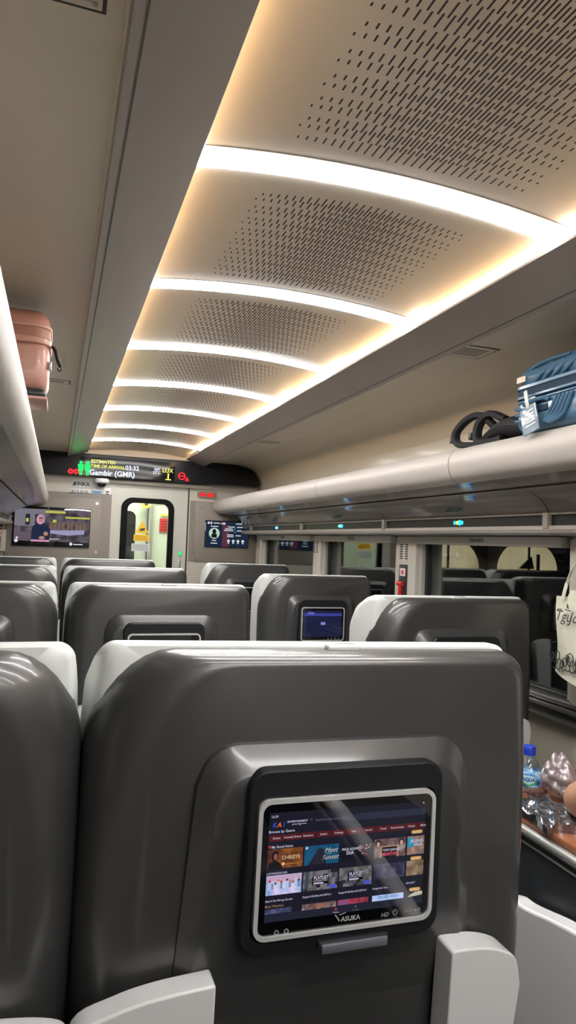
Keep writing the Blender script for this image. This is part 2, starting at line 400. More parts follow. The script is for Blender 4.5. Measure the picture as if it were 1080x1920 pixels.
for k in range(-5, 8):
    y = Y0 + (k - 1)*PIT
    # strip k (k = 1 is the nearest in view)
    if k >= -4:
        yy = y
        t = None
        b = B(LMAT); b.loft([[(px_, py_ - yy, pz_) for px_, py_, pz_ in l] for l in arc_loop(.182, 1.112, yy - LW/2, yy + LW/2, -.004, .008)])
        o = b.out('ceiling_light', loc=(0, yy, 0))
        if 1 <= k <= 7: lab = {1: 'widest looking curved white light strip, nearest of those in view', 7: 'last curved white light strip, just before the black display fascia'}.get(k, '%s curved white ceiling light strip counted from the camera' % ordn[k-1])
        else: lab = 'curved white ceiling light strip, %s behind the camera' % ordn[-k]
        tag(o, lab, 'ceiling light', 'curved ceiling light strips' if k >= 1 else 'ceiling light strips behind the camera')
    ya, yb_ = y + LW/2 + .002, y + PIT - LW/2 - .002
    ym = (ya + yb_)/2
    if pan0 is None:
        b = B(PERF); b.loft([[(px_ - XC, py_ - ym, pz_) for px_, py_, pz_ in l] for l in arc_loop(.150, 1.060, ya, yb_, 0, .004)])
        b.m(SEAM); b.loft([[(px_ - XC, py_ - ym, pz_ - .0006) for px_, py_, pz_ in l] for l in arc_loop(.150, 1.060, yb_ - .018, yb_ - .0165, 0, .001)])
        o = pan0 = b.out('ceiling_panel', loc=(XC, ym, 0))
    else:
        o = pan0.copy(); COL.objects.link(o); o.location = (XC, ym, 0)
    if k == 0: lab = 'largest looking perforated ceiling panel, between the top edge and the nearest light'
    elif k == 7: lab = 'ceiling panel between the last light strip and the display fascia'
    elif k > 0: lab = 'perforated beige ceiling panel directly beyond the %s light strip' % ordn[k-1]
    else: lab = 'perforated beige ceiling panel, %s behind the camera' % ordn[-k]
    tag(o, lab, 'ceiling panel', 'perforated ceiling panels' if k >= 0 else 'ceiling panels behind the camera')

# ------------------------------------------------ luggage racks
def rack(sg, sh, name, label):
    X = (lambda x: x) if sg > 0 else (lambda x: 1.266 - x + sh)
    t = thing(name, label, 'luggage rack', (X(1.5), 0, 0))
    ox = X(1.5)
    P = catmull([(1.44, 0, .352), (1.40, 0, .366), (1.365, 0, .362), (1.343, 0, .335), (1.338, 0, .30), (1.352, 0, .26), (1.385, 0, .238)], 6)
    lip = [(X(p.x) - ox, p.z) for p in P]
    b = B(RACK); b.profile(lip, YB, YE - .02)
    b.box(min(X(1.43), X(1.765)) - ox, max(X(1.43), X(1.765)) - ox, YB, YE-.02, .335, .352)
    b.m(SEAM)
    for y in (-.5, .82, 2.16, 3.5, 4.85):
        q = [(X(p.x - .0008) - ox, p.z - .0004) for p in P]; b.profile(q, y, y + .003)
    b.out('rack_lip', t, nrm=False)
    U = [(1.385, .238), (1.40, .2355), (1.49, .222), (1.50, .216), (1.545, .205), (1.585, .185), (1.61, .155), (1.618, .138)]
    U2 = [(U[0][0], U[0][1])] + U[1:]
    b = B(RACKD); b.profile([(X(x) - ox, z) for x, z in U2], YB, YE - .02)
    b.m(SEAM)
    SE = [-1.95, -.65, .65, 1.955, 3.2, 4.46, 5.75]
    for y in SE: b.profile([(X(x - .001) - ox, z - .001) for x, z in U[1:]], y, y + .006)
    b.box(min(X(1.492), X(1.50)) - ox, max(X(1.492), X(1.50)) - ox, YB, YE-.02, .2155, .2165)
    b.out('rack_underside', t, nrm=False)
    b = B(RACK); b.profile([(X(x) - ox, z) for x, z in ((1.618, .138), (1.606, .136), (1.607, .131), (1.622, .130), (1.624, .094), (1.608, .093), (1.605, .08), (1.612, .068), (1.64, .062), (1.77, .060))], YB, YE - .02)
    for y in SE: b.box(min(X(1.600), X(1.625)) - ox, max(X(1.600), X(1.625)) - ox, y - .012, y + .016, .082, .138, r=.003)
    b.out('edge_trim', t)
    b = B(DARK); b.box(min(X(1.618), X(1.63)) - ox, max(X(1.618), X(1.63)) - ox, YB, YE-.02, .094, .131); b.out('dark_strip', t, smooth=False)
    if sg > 0:
        for i, y in enumerate((-.1, 1.2, 2.515, 3.79, 5.05)):
            b = B(em('led_blue', (.02, .45, 1.0), 2.2), em('led_yellow', (1.0, .85, .05), 2.2)); x = X(1.6165) - ox
            for q, dy in ((0, -.035), (1, -.014), (0, .004), (0, .022)):
                b.k = q; b.tube([(x, y - dy, .112), (x + .003, y - dy, .112)], .0085 if dy != .004 else .012, 12)
            o = b.out('seat_indicator', t); o['label'] = 'lit blue and yellow seat number indicator'
        for y in (2.51, 3.78, 5.04):
            b = B(pm('sticker_teal', (.10, .28, .27), rough=.4), TXTW); x = X(1.5935) - ox
            M_ = Matrix.Translation((x, y, .168)) @ Matrix.Rotation(.9, 4, 'Y')
            b.box(-.001, .001, -.05, .05, -.02, .02, M=M_); b.m(TXTW).box(-.002, -.001, -.04, .03, -.006, .0, M=M_)
            b.out('rack_sticker', t, smooth=False)
    return t
rack(1, 0, 'luggage_rack', 'long rounded luggage rack above the right-hand windows')
rack(-1, -.008, 'luggage_rack', 'rounded overhead luggage rack along the left side of the photo')

# ------------------------------------------------ window pillars, blinds
PILL = pm('pillar_cream', (.50, .47, .42), rough=.4)
for i, (a, c) in enumerate(((.43, .68), (1.72, 1.98), (3.04, 3.29), (4.35, 4.53), (5.78, 5.98))):
    labs = ['slim white window pillar beside the nearest seat, behind the tote bag', 'white pillar beside which the tote bag hangs', 'white window pillar carrying the red emergency hammer box', 'plain white window pillar with one vent slot pair, farther along', 'last white window pillar beside the end wall']
    t = thing('window_pillar', labs[i], 'pillar', (XR, (a+c)/2, -C), 'white window pillars')
    h = (c - a)/2
    b = B(PILL); b.box(-.045, 0, -h + .012, h - .035, C + ZB - .01, C + .058, r=.008); b.box(-.02, 0, -h, h, C + ZB - .01, C + .058, r=.003)
    b.out('pillar_body', t)
    b = B(SEAM)
    for dy in (-.02, .035):
        for q in range(7): b.box(-.048, -.044, dy - .011, dy + .011, C - .062 + q*.012, C - .056 + q*.012)
    b.out('vent_slots', t, smooth=False)
    b = B(CREAM); b.box(-.034, 0, h - .035, h - .004, C + ZB, C + .05, r=.003)
    b.out('frame_strip', t)
    if i == 2:
        b = B(DARK); b.box(-.052, -.044, -.035, .045, C - .40, C - .09, r=.003); b.out('hammer_case', t)
        b = B(pm('hammer_red', (.55, .02, .02), rough=.35)); b.tube([(-.058, .015, C-.36), (-.058, .012, C-.18)], .012, 10); b.tube([(-.058, -.012, C-.19), (-.058, .036, C-.19)], .013, 10); b.out('emergency_hammer', t)
        b = B(pm('hsticker', (.8, .6, .62))); b.box(-.054, -.052, -.025, .03, C - .15, C - .11); b.m(pm('sred', (.6, .05, .05))).box(-.055, -.054, -.01, .012, C-.14, C-.12); b.out('hammer_sticker', t, smooth=False)
for i, (a, c) in enumerate(WIN):
    labs = ['roller blind cassette over the rearmost window', 'roller blind cassette over the window behind the passenger', 'roller blind cassette above the window beside the camera', 'light grey blind cassette above the window with lit arches outside', 'light grey blind cassette above the middle window by the hammer box', 'blind cassette above the last window near the end wall']
    b = B(pm('blind_cassette', (.42, .40, .36), rough=.45)); b.box(-.06, 0, a + .01, c - .01, .018, .058, r=.004)
    b.m(pm('cassette_label', (.3, .28, .25))).box(-.0615, -.059, (a+c)/2 - .055, (a+c)/2 + .055, .030, .052)
    b.m(TXTK)
    for q in range(6): b.box(-.0625, -.061, (a+c)/2 - .045 + q*.014, (a+c)/2 - .038 + q*.014, .036, .044)
    o = b.out('blind_cassette', loc=(XR, 0, 0)); tag(o, labs[i], 'window blind', 'blind cassettes behind the camera' if i < 2 else 'blind cassettes over the windows')

# ------------------------------------------------ ceiling speaker, vents
def grille(x0, x1, y0, y1, z, name, label, cat, slots=False):
    t = thing(name, label, cat, ((x0+x1)/2, (y0+y1)/2, z)); hx, hy = (x1-x0)/2, (y1-y0)/2
    b = B(SEAM); b.box(-hx-.0055, hx+.0055, -hy-.0055, hy+.0055, -.0006, .001, r=0); b.m(BAY); b.box(-hx, hx, -hy, hy, -.0015, .0); b.out('frame', t)
    b = B(pm('mesh_grey', (.34, .31, .26), rough=.6)); m = .022 if not slots else .012
    b.box(-hx+m, hx-m, -hy+m, hy-m, -.0025, -.001)
    b.m(SEAM)
    if slots:
        n = max(3, int((hx*2-2*m)/.014))
        for i in range(n):
            for j in range(max(2, int((hy*2 - 2*m)/.014))):
                b.box(-hx+m+.004+i*.014, -hx+m+.009+i*.014, -hy+m+.004+j*.014, -hy+m+.009+j*.014, -.0030, -.002)
    b.out('grille', t, smooth=False)
    for sx_ in (-1, 1):
        for sy_ in (-1, 1): b = B(METAL); b.cyl((sx_*(hx-.010), sy_*(hy-.010), -.0030), (sx_*(hx-.010), sy_*(hy-.010), -.001), .004, 10); b.out('screw', t)
grille(1.235, 1.40, 1.965, 2.09, .6868, 'ceiling_speaker', 'rectangular ceiling speaker grille near the blue suitcase', 'speaker')
grille(1.25, 1.42, 4.45, 4.55, .6868, 'ceiling_vent', 'small vent in the right ceiling far down the car', 'vent')
grille(-.13, .02, 3.19, 3.27, .6868, 'ceiling_vent', 'small vent beside the pink suitcase', 'vent')
grille(-.34, .022, .66, .905, .6868, 'ceiling_grille', 'dotted grille panel at the top left corner', 'grille', True)

# ================================================================== END WALL FITTINGS
LEDW = em('led_white', (.75, .82, 1.0), 1.6); LEDY = em('led_text_yellow', (.9, .85, .15), 1.3); LEDR = em('led_red', (1.0, .02, .03), 1.8); LEDG = em('led_green', (.02, .9, .12), 1.6)
t = thing('display_fascia', 'long black glossy information display above the sliding door', 'display', (.8, 5.98, 0))
out = [(-1.05, .498), (.925, .498), (.925, .53)] + [(p.x, p.z) for p in catmull([(.918, 0, .56), (.88, 0, .615), (.80, 0, .655), (.70, 0, .678), (.55, 0, .688)], 4)] + [(-1.05, .688)]
b = B(pm('fascia_black', (.006, .006, .008), rough=.35, spec=.2)); b.prism(out, 0, .13)
b.out('fascia_panel', t, angle=30, bevel=.006)
b = B(pm('display_black', (.004, .004, .005), rough=.08, spec=.22)); b.box(-.64, .155, -.0015, .002, .503, .66); b.out('display_glass', t, smooth=False)
yq = -.003; q = lambda x: x - .8
def ledpart(n): o = b.out(n, t, smooth=False, nrm=False)
b = B(LEDY)
b.text('ESTIMATED', .040, q(.245), .612, yq, bold=.01); b.text('TIME OF ARRIVAL', .036, q(.245), .574, yq, bold=.01); ledpart('arrival_caption'); b = B(LEDY)
b.text('LUX', .05, q(.845), .572, yq, bold=.01); b.text('1', .075, q(.880), .510, yq, bold=.035); b.box(q(.875), q(.925), yq-.001, yq, .506, .514); ledpart('class_text'); b = B(LEDW)
b.text('03:32', .052, q(.53), .571, yq, bold=.01); b.text('Gambir (GMR)', .062, q(.235), .511, yq, bold=.015)
ledpart('destination_text'); b = B(LEDW); b.text('kph', .034, q(.775), .585, yq); b.text('22°C', .032, q(.765), .555, yq); ledpart('status_text'); b = B(LEDR)
b.ring(q(1.018), .549, .033, .009, yq); b.box(q(.99), q(1.046), yq-.001, yq, .545, .554)
b.face([(q(1.045), yq, .508), (q(1.085), yq, .508), (q(1.065), yq, .546)])
ledpart('red_symbol')
b = B(LEDR); b.disc(q(.085), .528, .022, yq); b.disc(q(.13), .528, .022, yq); b.m(BLACKP).disc(q(.085), .528, .008, yq-.001); b.box(q(.125), q(.137), yq-.002, yq-.001, .518, .538); ledpart('red_symbol')
b = B(LEDG)
for dx in (0, .055):
    b.disc(q(.165+dx), .608, .014, yq); b.prism([(q(.148+dx), .535), (q(.182+dx), .535), (q(.19+dx), .592), (q(.14+dx), .592)], yq-.002, yq)
    b.box(q(.155+dx), q(.163+dx), yq-.002, yq, .50, .54); b.box(q(.168+dx), q(.176+dx), yq-.002, yq, .50, .54)
ledpart('toilet_symbol')

def screw(b, x, z, y): b.cyl((x, y, z), (x, y-.006, z), .013, 14)
# left panel with television
t = thing('wall_panel', 'taupe wall panel holding the television left of the sliding door', 'wall panel', (0, YE, 0))
b = B(TAUPE); b.box(-.40, .355, -.014, 0, -.60, .315, r=.004); b.box(-.70, .44, -.004, 0, -.62, .36)
b.out('panel_board', t)
for x_, z_ in ((.318, .275), (.328, -.145)): b = B(METAL); screw(b, x_, z_, -.013); b.out('screw', t)
t = thing('television', 'large landscape television showing a person in a pink headscarf', 'television', (-.036, YE-.016, .058))
b = B(BLACKG); b.box(-.312, .306, -.012, 0, -.168, .165, r=.003); b.out('casing', t)
W_, H_ = .30, .145
b = B(thumb('tv_bg', [(.02, .015, .02), (.05, .04, .05), (.12, .10, .13), (.02, .02, .02)], 14, 1.0, 'noise'))
y = -.0135
b.qxz(-W_, W_, -.125, H_, y)
b.m(em('tv_wall', (.20, .19, .23), .8)).qxz(-W_, -.06, .0, H_, y-.0003); b.m(em('tv_dark', (.02, .02, .03), 1)).qxz(-.215, -.18, .01, .10, y-.0005); b.qxz(-.14, -.10, .02, .10, y-.0005)
b.m(em('tv_yel', (.55, .55, .10), .8)).qxz(-.21, -.19, .035, .065, y-.0006); b.qxz(-.06, .10, .115, .135, y-.0006); b.qxz(.10, W_, .075, .09, y-.0006); b.qxz(.0, .03, .035, .06, y-.0006)
b.m(em('tv_tan', (.22, .13, .07), .8))
for k in range(9): b.qxz(-.02+k*.034, -.005+k*.034, -.02, .045, y-.0006)
b.m(em('tv_step', (.28, .27, .42), 1.0)).face([(-.02, y-.0007, -.03), (.26, y-.0007, -.02), (.26, y-.0007, -.055), (.12, y-.0007, -.07), (-.02, y-.0007, -.055)])
b.m(em('tv_floor', (.13, .10, .13), .8)).qxz(-W_, -.16, -.12, -.05, y-.0006)
b.m(em('tv_navy', (.015, .022, .05), 1.0)).face([(x, y-.001, z) for x, z in ((-.165, -.12), (-.02, -.12), (-.015, -.03), (-.03, .0), (-.06, .03), (-.12, .03), (-.155, .0), (-.165, -.05))])
b.m(em('tv_pink', (.60, .28, .42), .9)).disc(-.098, .058, .032, y-.0012, rz=.042); b.qxz(-.165, -.02, -.128, -.112, y-.0012)
b.m(em('tv_skin', (.42, .22, .17), .9)).disc(-.092, .06, .018, y-.0014, rz=.024); b.disc(-.05, -.06, .018, y-.0014); b.disc(-.08, -.095, .024, y-.0014, rz=.014)
b.m(TXTK).qxz(-.108, -.078, .066, .074, y-.0016)
b.m(em('tv_white', (.8, .8, .85), .8)); b.disc(-.28, -.125, .014, y-.0012); b.disc(-.275, -.10, .009, y-.0012); b.disc(.155, -.14, .013, y-.0012); b.qxz(.175, .25, -.146, -.138, y-.0012); b.qxz(-.02, .06, -.105, -.10, y-.0012)
b.out('screen', t, smooth=False, nrm=False)
# right panel and driver screen
t = thing('wall_panel', 'taupe wall panel holding the small screen right of the sliding door', 'wall panel', (0, YE, 0))
b = B(TAUPE); b.box(1.175, XR, -.012, 0, -.20, .345, r=.004); b.box(1.13, 1.172, -.006, 0, -.20, .345)
b.out('panel_board', t)
for x_, z_ in ((1.225, .30), (1.215, -.145)): b = B(METAL); screw(b, x_, z_, -.011); b.out('screw', t)
t = thing('information_screen', 'small dark information screen with round portrait icon right of the door', 'screen', (1.476, YE-.013, .055))
b = B(BLACKG); b.box(-.207, .205, -.012, 0, -.122, .122, r=.003); b.out('casing', t)
b = B(em('scr_navy', (.012, .020, .045), 1)); b.qxz(-.20, .198, -.115, .115, y)
b.m(em('scr_maroon', (.09, .03, .05), 1)).qxz(-.045, .02, -.115, .085, y-.0004)
b.m(em('scr_green', (.45, .62, .5), .9)).disc(-.12, .005, .05, y-.0006)
b.m(em('scr_black', (.01, .01, .01), 1)).disc(-.12, .02, .018, y-.0008, rz=.024); b.qxz(-.145, -.095, -.035, .0, y-.0008)
TW = b.m(em('scr_text', (.7, .75, .78), .8))
for x0, x1, z in ((-.155, -.085, .068), (-.14, -.10, -.06), (-.15, -.09, -.085), (.005, .07, .068), (-.02, .05, .05), (-.03, .06, .035), (.09, .15, .068), (.09, .15, .035), (.0, .06, -.005), (.0, .06, -.02), (.08, .13, -.01), (-.13, -.07, .098), (.08, .17, .098)): b.qxz(x0, x1, z-.004, z+.004, y-.0008)
b.disc(-.175, .098, .011, y-.0008); b.disc(-.15, .098, .008, y-.0008, rz=.013); b.qxz(-.045, -.02, .088, .105, y-.0008)
for k in range(4): b.disc(.015+k*.045, -.06, .013, y-.0008); b.qxz(.008+k*.045, .022+k*.045, -.085, -.075, y-.0009)
b.m(em('scr_teal', (.05, .4, .4), .9)); b.disc(.07, .05, .006, y-.001); b.disc(.075, .02, .006, y-.001)
b.m(em('scr_orange', (.7, .35, .1), .9)).qxz(-.06, -.048, .088, .105, y-.0009)
b.out('screen', t, smooth=False, nrm=False)
t = thing('alarm_light', 'red twin lamp unit above the right wall panel', 'alarm', (1.275, YE, .405))
b = B(TAUPE); b.prism(rr(-.085, .085, -.03, .03, .028), -.02, 0); b.out('housing', t)
b = B(pm('lamp_red', (.5, .02, .02), rough=.2, em=(.8, .02, .02), es=.5)); b.prism(rr(-.068, -.015, -.019, .019, .018), -.028, -.02); b.prism(rr(.0, .068, -.019, .019, .012), -.028, -.02); b.out('red_lens', t)
# maker's plate, number plate, stickers, camera dome
t = thing('name_plate', 'silver oval INKA name plate above the television', 'name plate', (.185, YE, .437))
b = B(pm('plate_silver', (.55, .55, .53), rough=.45)); b.prism(rr(-.088, .088, -.03, .03, .029), -.006, 0); b.out('plate', t)
b = B(TXTK); b.text('INKA', .045, -.042, -.016, -.0075, bold=.03); b.face([(-.075, -.0075, -.018), (-.05, -.0075, -.018), (-.045, -.0075, .018), (-.068, -.0075, .012)]); b.out('lettering', t, smooth=False, nrm=False)
t = thing('number_plate', 'white number plate K1 0 24 03 under the oval plate', 'number plate', (.18, YE, .373))
b = B(WPLAS); b.box(-.09, .08, -.004, 0, -.02, .02, r=.002); b.out('plate', t)
b = B(TXTK); b.text('K1 0 24 03', .030, -.008, -.011, -.0055, align='CENTER', bold=.015); b.out('lettering', t, smooth=False, nrm=False)
b = B(pm('sticker_blue', (.12, .32, .55), rough=.4)); b.box(-.045, .03, -.003, 0, -.045, .02); b.m(WPLAS).box(-.035, .02, -.0035, -.003, -.03, -.02); b.box(-.045, .03, -.0035, -.003, .01, .02)
tag(b.out('blue_sticker', smooth=False, loc=(.32, YE, .375)), 'blue and white sticker under the ceiling camera dome', 'sticker')
b = B(WPLAS); b.box(-.028, .028, -.003, 0, -.042, .042); b.m(TXTK).qxz(-.015, .015, .0, .012, -.0035); b.qxz(-.015, .015, -.025, -.008, -.0035)
tag(b.out('white_sticker', smooth=False, loc=(.40, YE, .375)), 'narrow white sticker right of the blue sticker', 'sticker')
t = thing('security_camera', 'white dome security camera beside the oval plate', 'camera', (.345, YE-.07, .452))
b = B(WPLAS); b.lathe([(.001, .035), (.06, .035), (.066, .02), (.062, .0), (.045, -.008), (.001, -.008)]); b.box(-.02, .02, 0, .07, .0, .03); b.out('housing', t)
b = B(BLACKG); b.lathe([(.04, -.006), (.038, -.02), (.026, -.035), (.001, -.042)]); b.out('dome', t)
t = thing('control_panel', 'cream control panel with red button at the left edge', 'control panel', (-.47, YE, 0))
b = B(CREAM); b.box(-.06, .065, -.02, 0, .03, .175, r=.006); b.box(-.06, .075, -.02, 0, -.16, .02, r=.006); b.out('housing', t)
b = B(DARK); b.box(-.05, .05, -.024, -.02, .045, .16, r=.002); b.m(pm('btn_red', (.6, .03, .03), em=(.8, .02, .02), es=.4)).box(.0, .035, -.03, -.024, .08, .12, r=.002); b.box(.0, .035, -.03, -.02, -.02, .0, r=.002)
b.m(TAUPE).box(.0, .04, -.024, -.02, -.13, -.04); b.out('buttons', t)

# ================================================================== SEATS
def outline(w, top, r, zb, n=8, nz=6):
    f = lambda z: w*(.972 + .028*min(1, (1.115 - z)/.13) - .03*max(0, (.80 - z)/.35))
    if not isinstance(r, tuple): r = (r, r)      # corner radii left, right
    def half(r, sg):
        q_ = r*(1.6 if r > .10 else 1.3 if r > .05 else 1)
        L = [(sg*f(z), z) for z in [zb + (top - q_ - zb)*i/nz for i in range(nz + 1)]]
        rz = r*(1.6 if r > .10 else 1.3 if r > .05 else 1)
        for k in range(1, n + 1): a = .5*PI*k/n; L.append((sg*(f(top - rz*(1 - math.sin(a))) - r + r*math.cos(a)), top - rz + rz*math.sin(a)))
        return L
    return half(r[1], 1) + half(r[0], -1)[::-1]
SHW = .332
def make_seat(name, label, T, screen='dark', group=None, wings=((-.333, -.165), (.16, .27)), wdz=0.0, boff=0.0, SHW=.332, rad=(.115, .04), hdz=0.0):
    t = thing(name, label, 'train seat', (0, 0, -C), group)
    zb = T - .78
    b = B(SHELL); L = []
    for k in range(9):
        a = .5*PI*k/8; y = .078*(1 - math.cos(a)); ins = (1 - math.sin(a)); ti = .014*(1 - math.sin(a))**1.5
        i0, i1 = (.088, .045) if rad[0] > rad[1] else (.045, .088)
        L.append([(x + (ins*i0 if x < 0 else -ins*i1), y, z) for x, z in outline(SHW, T - .006 - ti, rad, zb)])
    L.append([(x, .10, z) for x, z in outline(SHW, T - .012, rad, zb)])
    b.loft(L); b.out('back_shell', t, angle=50)
    b = B(WHITE); L = []
    for y, dw, dt, r in ((.060, -.035, -.02, .03), (.062, -.016, -.003, .024), (.072, -.010, 0, .022), (.10, -.004, -.001, .024), (.15, -.002, -.010, .035), (.21, .0, -.030, .05), (.25, -.006, -.050, .06), (.275, -.03, -.08, .08)):
        L.append([(x, y, z) for x, z in outline(SHW + dw, T + dt, r, zb + .05)])
    b.loft(L); b.out('backrest_cushion', t, angle=60)
    # headrest pad and wings facing forward
    b = B(WHITE); b.box(-.22, .22, .262, .31, T - .34, T - .10, r=.02, seg=3); b.out('headrest_pad', t)
    # hood around the monitor
    b = B(SHELL); n = 6
    def hood(hw0, hw1, top, bot, r, yt, yb, bul=0):
        P = []; zs = [bot + (top - r - bot)*i/6 for i in range(7)]
        hx = lambda z: hw0 + (hw1 - hw0)*((top - z)/(top - bot))
        for z in zs: P.append((hx(z), z))
        for k in range(1, n + 1): a = .5*PI*k/n; P.append((hx(top) - r + r*math.cos(a), top - r + r*math.sin(a)))
        P = P + [(-x, z) for x, z in P[::-1]]
        return [(x + boff, yb + (yt - yb)*max(0, min(1, (z - bot)/(top - .06 - bot)))**.8, z) for x, z in P]
    hz_, hb = T - .118 + hdz, T - .50
    b.loft([hood(.196, .222, hz_, hb, .05, .004, .004), hood(.194, .220, hz_ - .001, hb, .05, -.010, .002), hood(.1925, .2185, hz_ - .003, hb, .05, -.0115, .002), hood(.174, .200, hz_ - .031, hb + .01, .045, -.031, .001), hood(.172, .198, hz_ - .0335, hb + .012, .045, -.0325, .001), hood(.160, .188, hz_ - .045, hb + .03, .042, -.033, .0005)], cap0=False)
    b.out('monitor_hood', t, angle=28)
    # black recess frame
    zt, zl = T - .142 + hdz, T - .372 + hdz
    b = B(BLACKP)
    ringsolid2 = lambda A, I, ya, yb: ringsolid(b, A, I, ya, yb)
    A = rr(-.139 + boff, .139 + boff, zl, zt, .026, 6); I = rr(-.129 + boff, .129 + boff, zl + .018, zt - .033, .018, 6)
    A2 = rr(-.136 + boff, .136 + boff, zl + .003, zt - .003, .024, 6)
    b.loft([[(x, .0, z) for x, z in A], [(x, -.040, z) for x, z in A], [(x, -.044, z) for x, z in A2]], cap0=True, cap1=False)
    na = len(A2); va = [b.bm.verts.new((x, -.044, z)) for x, z in A2]; vi = [b.bm.verts.new((x, -.044, z)) for x, z in I]; vb = [b.bm.verts.new((x, -.030, z)) for x, z in I]
    for k in range(na):
        j = (k+1) % na; b.bm.faces.new((va[k], va[j], vi[j], vi[k])); b.bm.faces.new((vi[k], vi[j], vb[j], vb[k]))
    b.bm.faces.new(vb)
    fr = b.out('monitor_frame', t)
    b = B(DARK); b.box(-.038 + boff, .060 + boff, -.052, -.040, zl + .003, zl + .013, r=.002); b.m(pm('latch_grey', (.12, .13, .15), rough=.35)).box(-.035 + boff, .057 + boff, -.056, -.050, zl + .0, zl + .011, r=.0015); b.out('release_latch', fr)
    # monitor
    zc = T - .264 + hdz; hw, hh = .1255, .0865
    mo = B(SILVER); A = rr(-hw + boff, hw + boff, zc - hh, zc + hh, .016, 6); I = rr(-hw + .0055 + boff, hw - .0055 + boff, zc - hh + .0055, zc + hh - .0055, .0115, 6)
    b = mo; ringsolid(b, A, I, -.0485, -.032)
    b.m(BLACKG); b.prism(rr(-hw + .005 + boff, hw - .005 + boff, zc - hh + .005, zc + hh - .005, .011, 5), -.0455, -.034)
    mo = b.out('monitor', t, angle=35, bevel=0)
    if screen != 'none':
        b = B(em('screen_black', (.004, .004, .008), 1)); dx0, dx1, dz1, dz0 = -.111 + boff, .111 + boff, zc + .0695, zc - .0645; y = -.0458
        if screen == 'dark':
            b.m(pm('screen_off', (.004, .004, .006), rough=.06)).qxz(dx0, dx1, dz0, dz1, y)
        elif screen == 'blue':
            b = B(em('s_navy', (.012, .014, .045), 1)); b.qxz(dx0, dx1, dz0, dz1, y)
            b.m(em('s_blue', (.04, .05, .28), 1)).qxz(dx0, dx1, dz1 - .028, dz1 - .014, y - .0003); b.m(em('s_violet', (.12, .10, .5), 1)).qxz(dx0 + .02, dx0 + .06, dz1 - .02, dz1 - .008, y - .0004)
            b.m(em('s_pale', (.20, .25, .60), 1)).qxz(-.012 + boff, .014 + boff, zc - .004, zc + .010, y - .0004)
            b.m(TXTW)
            for k in range(4): b.qxz(.03 + k*.02 + boff, .036 + k*.02 + boff, dz0 - .012, dz0 - .008, y - .0004)
        else:
            full_ui(b, dx0, dx1, dz0, dz1, y)
        b.out('display', mo, smooth=False, nrm=False)
        if screen == 'ui':
            b = B(TXTW); z = dz0 - .0130
            b.text('ASUKA', .0082, -.0065 + boff, z + .0025, y - .0002, align='LEFT', bold=.035, space=1.05, sx=1.0)
            b.face([(-.016 + boff, y - .0002, z + .012), (-.014 + boff, y - .0002, z + .012), (-.008 + boff, y - .0002, z + .004), (-.0095 + boff, y - .0002, z + .003)]); b.face([(-.009 + boff, y-.0002, z+.0105), (.0 + boff, y-.0002, z+.0125), (.0 + boff, y-.0002, z+.0135), (-.010 + boff, y-.0002, z+.0115)])
            b.out('maker_logo', mo, smooth=False, nrm=False); b = B(TXTW)
            b.text('HD', .0075, .0505 + boff, z + .001, y - .0002, shear=.25, bold=.01)
            b.ring(.0715 + boff, z + .005, .0036, .0007, y - .0002, a0=PI*.62, a1=PI*2.38, n=16); b.box(.0712 + boff, .0718 + boff, y - .0003, y - .0002, z + .005, z + .010)
            b.m(METAL); b.box(.084 + boff, .096 + boff, y - .0006, y, z + .003, z + .0062); b.m(TXTW)
            for k in range(4): b.qxz(.0855 + k*.0028 + boff, .0863 + k*.0028 + boff, z + .0068, z + .0078, y - .0002)
            b.qxz(.101 + boff, .110 + boff, z + .0045, z + .0051, y - .0002); b.disc(.1018 + boff, z + .0048, .0012, y - .0003); b.disc(.107 + boff, z + .0066, .0009, y - .0003)
            b.out('control_marks', mo, smooth=False, nrm=False)
            for dx in (-.094, -.081):
                b = B(TXTW)
                b.ring(dx + boff, z - .0005, .0032, .0011, y - .0002, n=18); b.ring(dx + boff, z - .0075, .0023, .0006, y - .0002, a0=-.2*PI, a1=1.2*PI, n=12)
                b.box(dx - .0027 + boff, dx - .0014 + boff, y - .0003, y - .0002, z - .0097, z - .0077); b.box(dx + .0014 + boff, dx + .0027 + boff, y - .0003, y - .0002, z - .0097, z - .0077)
                b.m(pm('jack_black', (.01, .01, .01))).disc(dx + boff, z - .0005, .0021, y - .0003); b.out('headphone_jack', mo, smooth=False, nrm=False)
        if screen in ('ui', 'blue'):
            b = B(glass('cover_glass', (1, 1, 1), .06)); b.prism(rr(-hw + .006 + boff, hw - .006 + boff, zc - hh + .006, zc + hh - .006, .011, 5), -.0472, -.0468); b.out('cover_glass', mo, smooth=False)
    # top clip
    b = B(pm('clip_translucent', (.62, .63, .60), rough=.25, coat=.5)); b.box(-.003, .050, .05, .075, T - .010, T + .001, r=.004, seg=3); b.out('top_clip', t)
    # armrest covers beside the shell
    zz = T - .395 + wdz
    (a, c), (e, g) = wings
    b = B(WPLAS)
    P = [(c, zz - .32), (c, zz)] + [(p.x, p.z) for p in catmull([(c - .004, 0, zz + .001), (c - .07, 0, zz - .004), (c - .12, 0, zz - .014), (a, 0, zz - .034), (a - .012, 0, zz - .10)], 5)] + [(a - .01, zz - .32)]
    b.prism(P, -.048, -.012); b.out('armrest_cover', t, angle=30, bevel=.003)
    b = B(WPLAS)
    P = [(e - .012, zz - .32), (e, zz - .004)] + [(p.x, p.z) for p in catmull([(e + .004, 0, zz - .001), (e + .05, 0, zz - .003), (g - .025, 0, zz - .012), (g - .006, 0, zz - .026), (g + .002, 0, zz - .06)], 5)] + [(g - .012, zz - .15), (g - .03, zz - .32)]
    b.prism(P, -.052, -.008); b.out('armrest_cover', t, angle=30, bevel=.003)
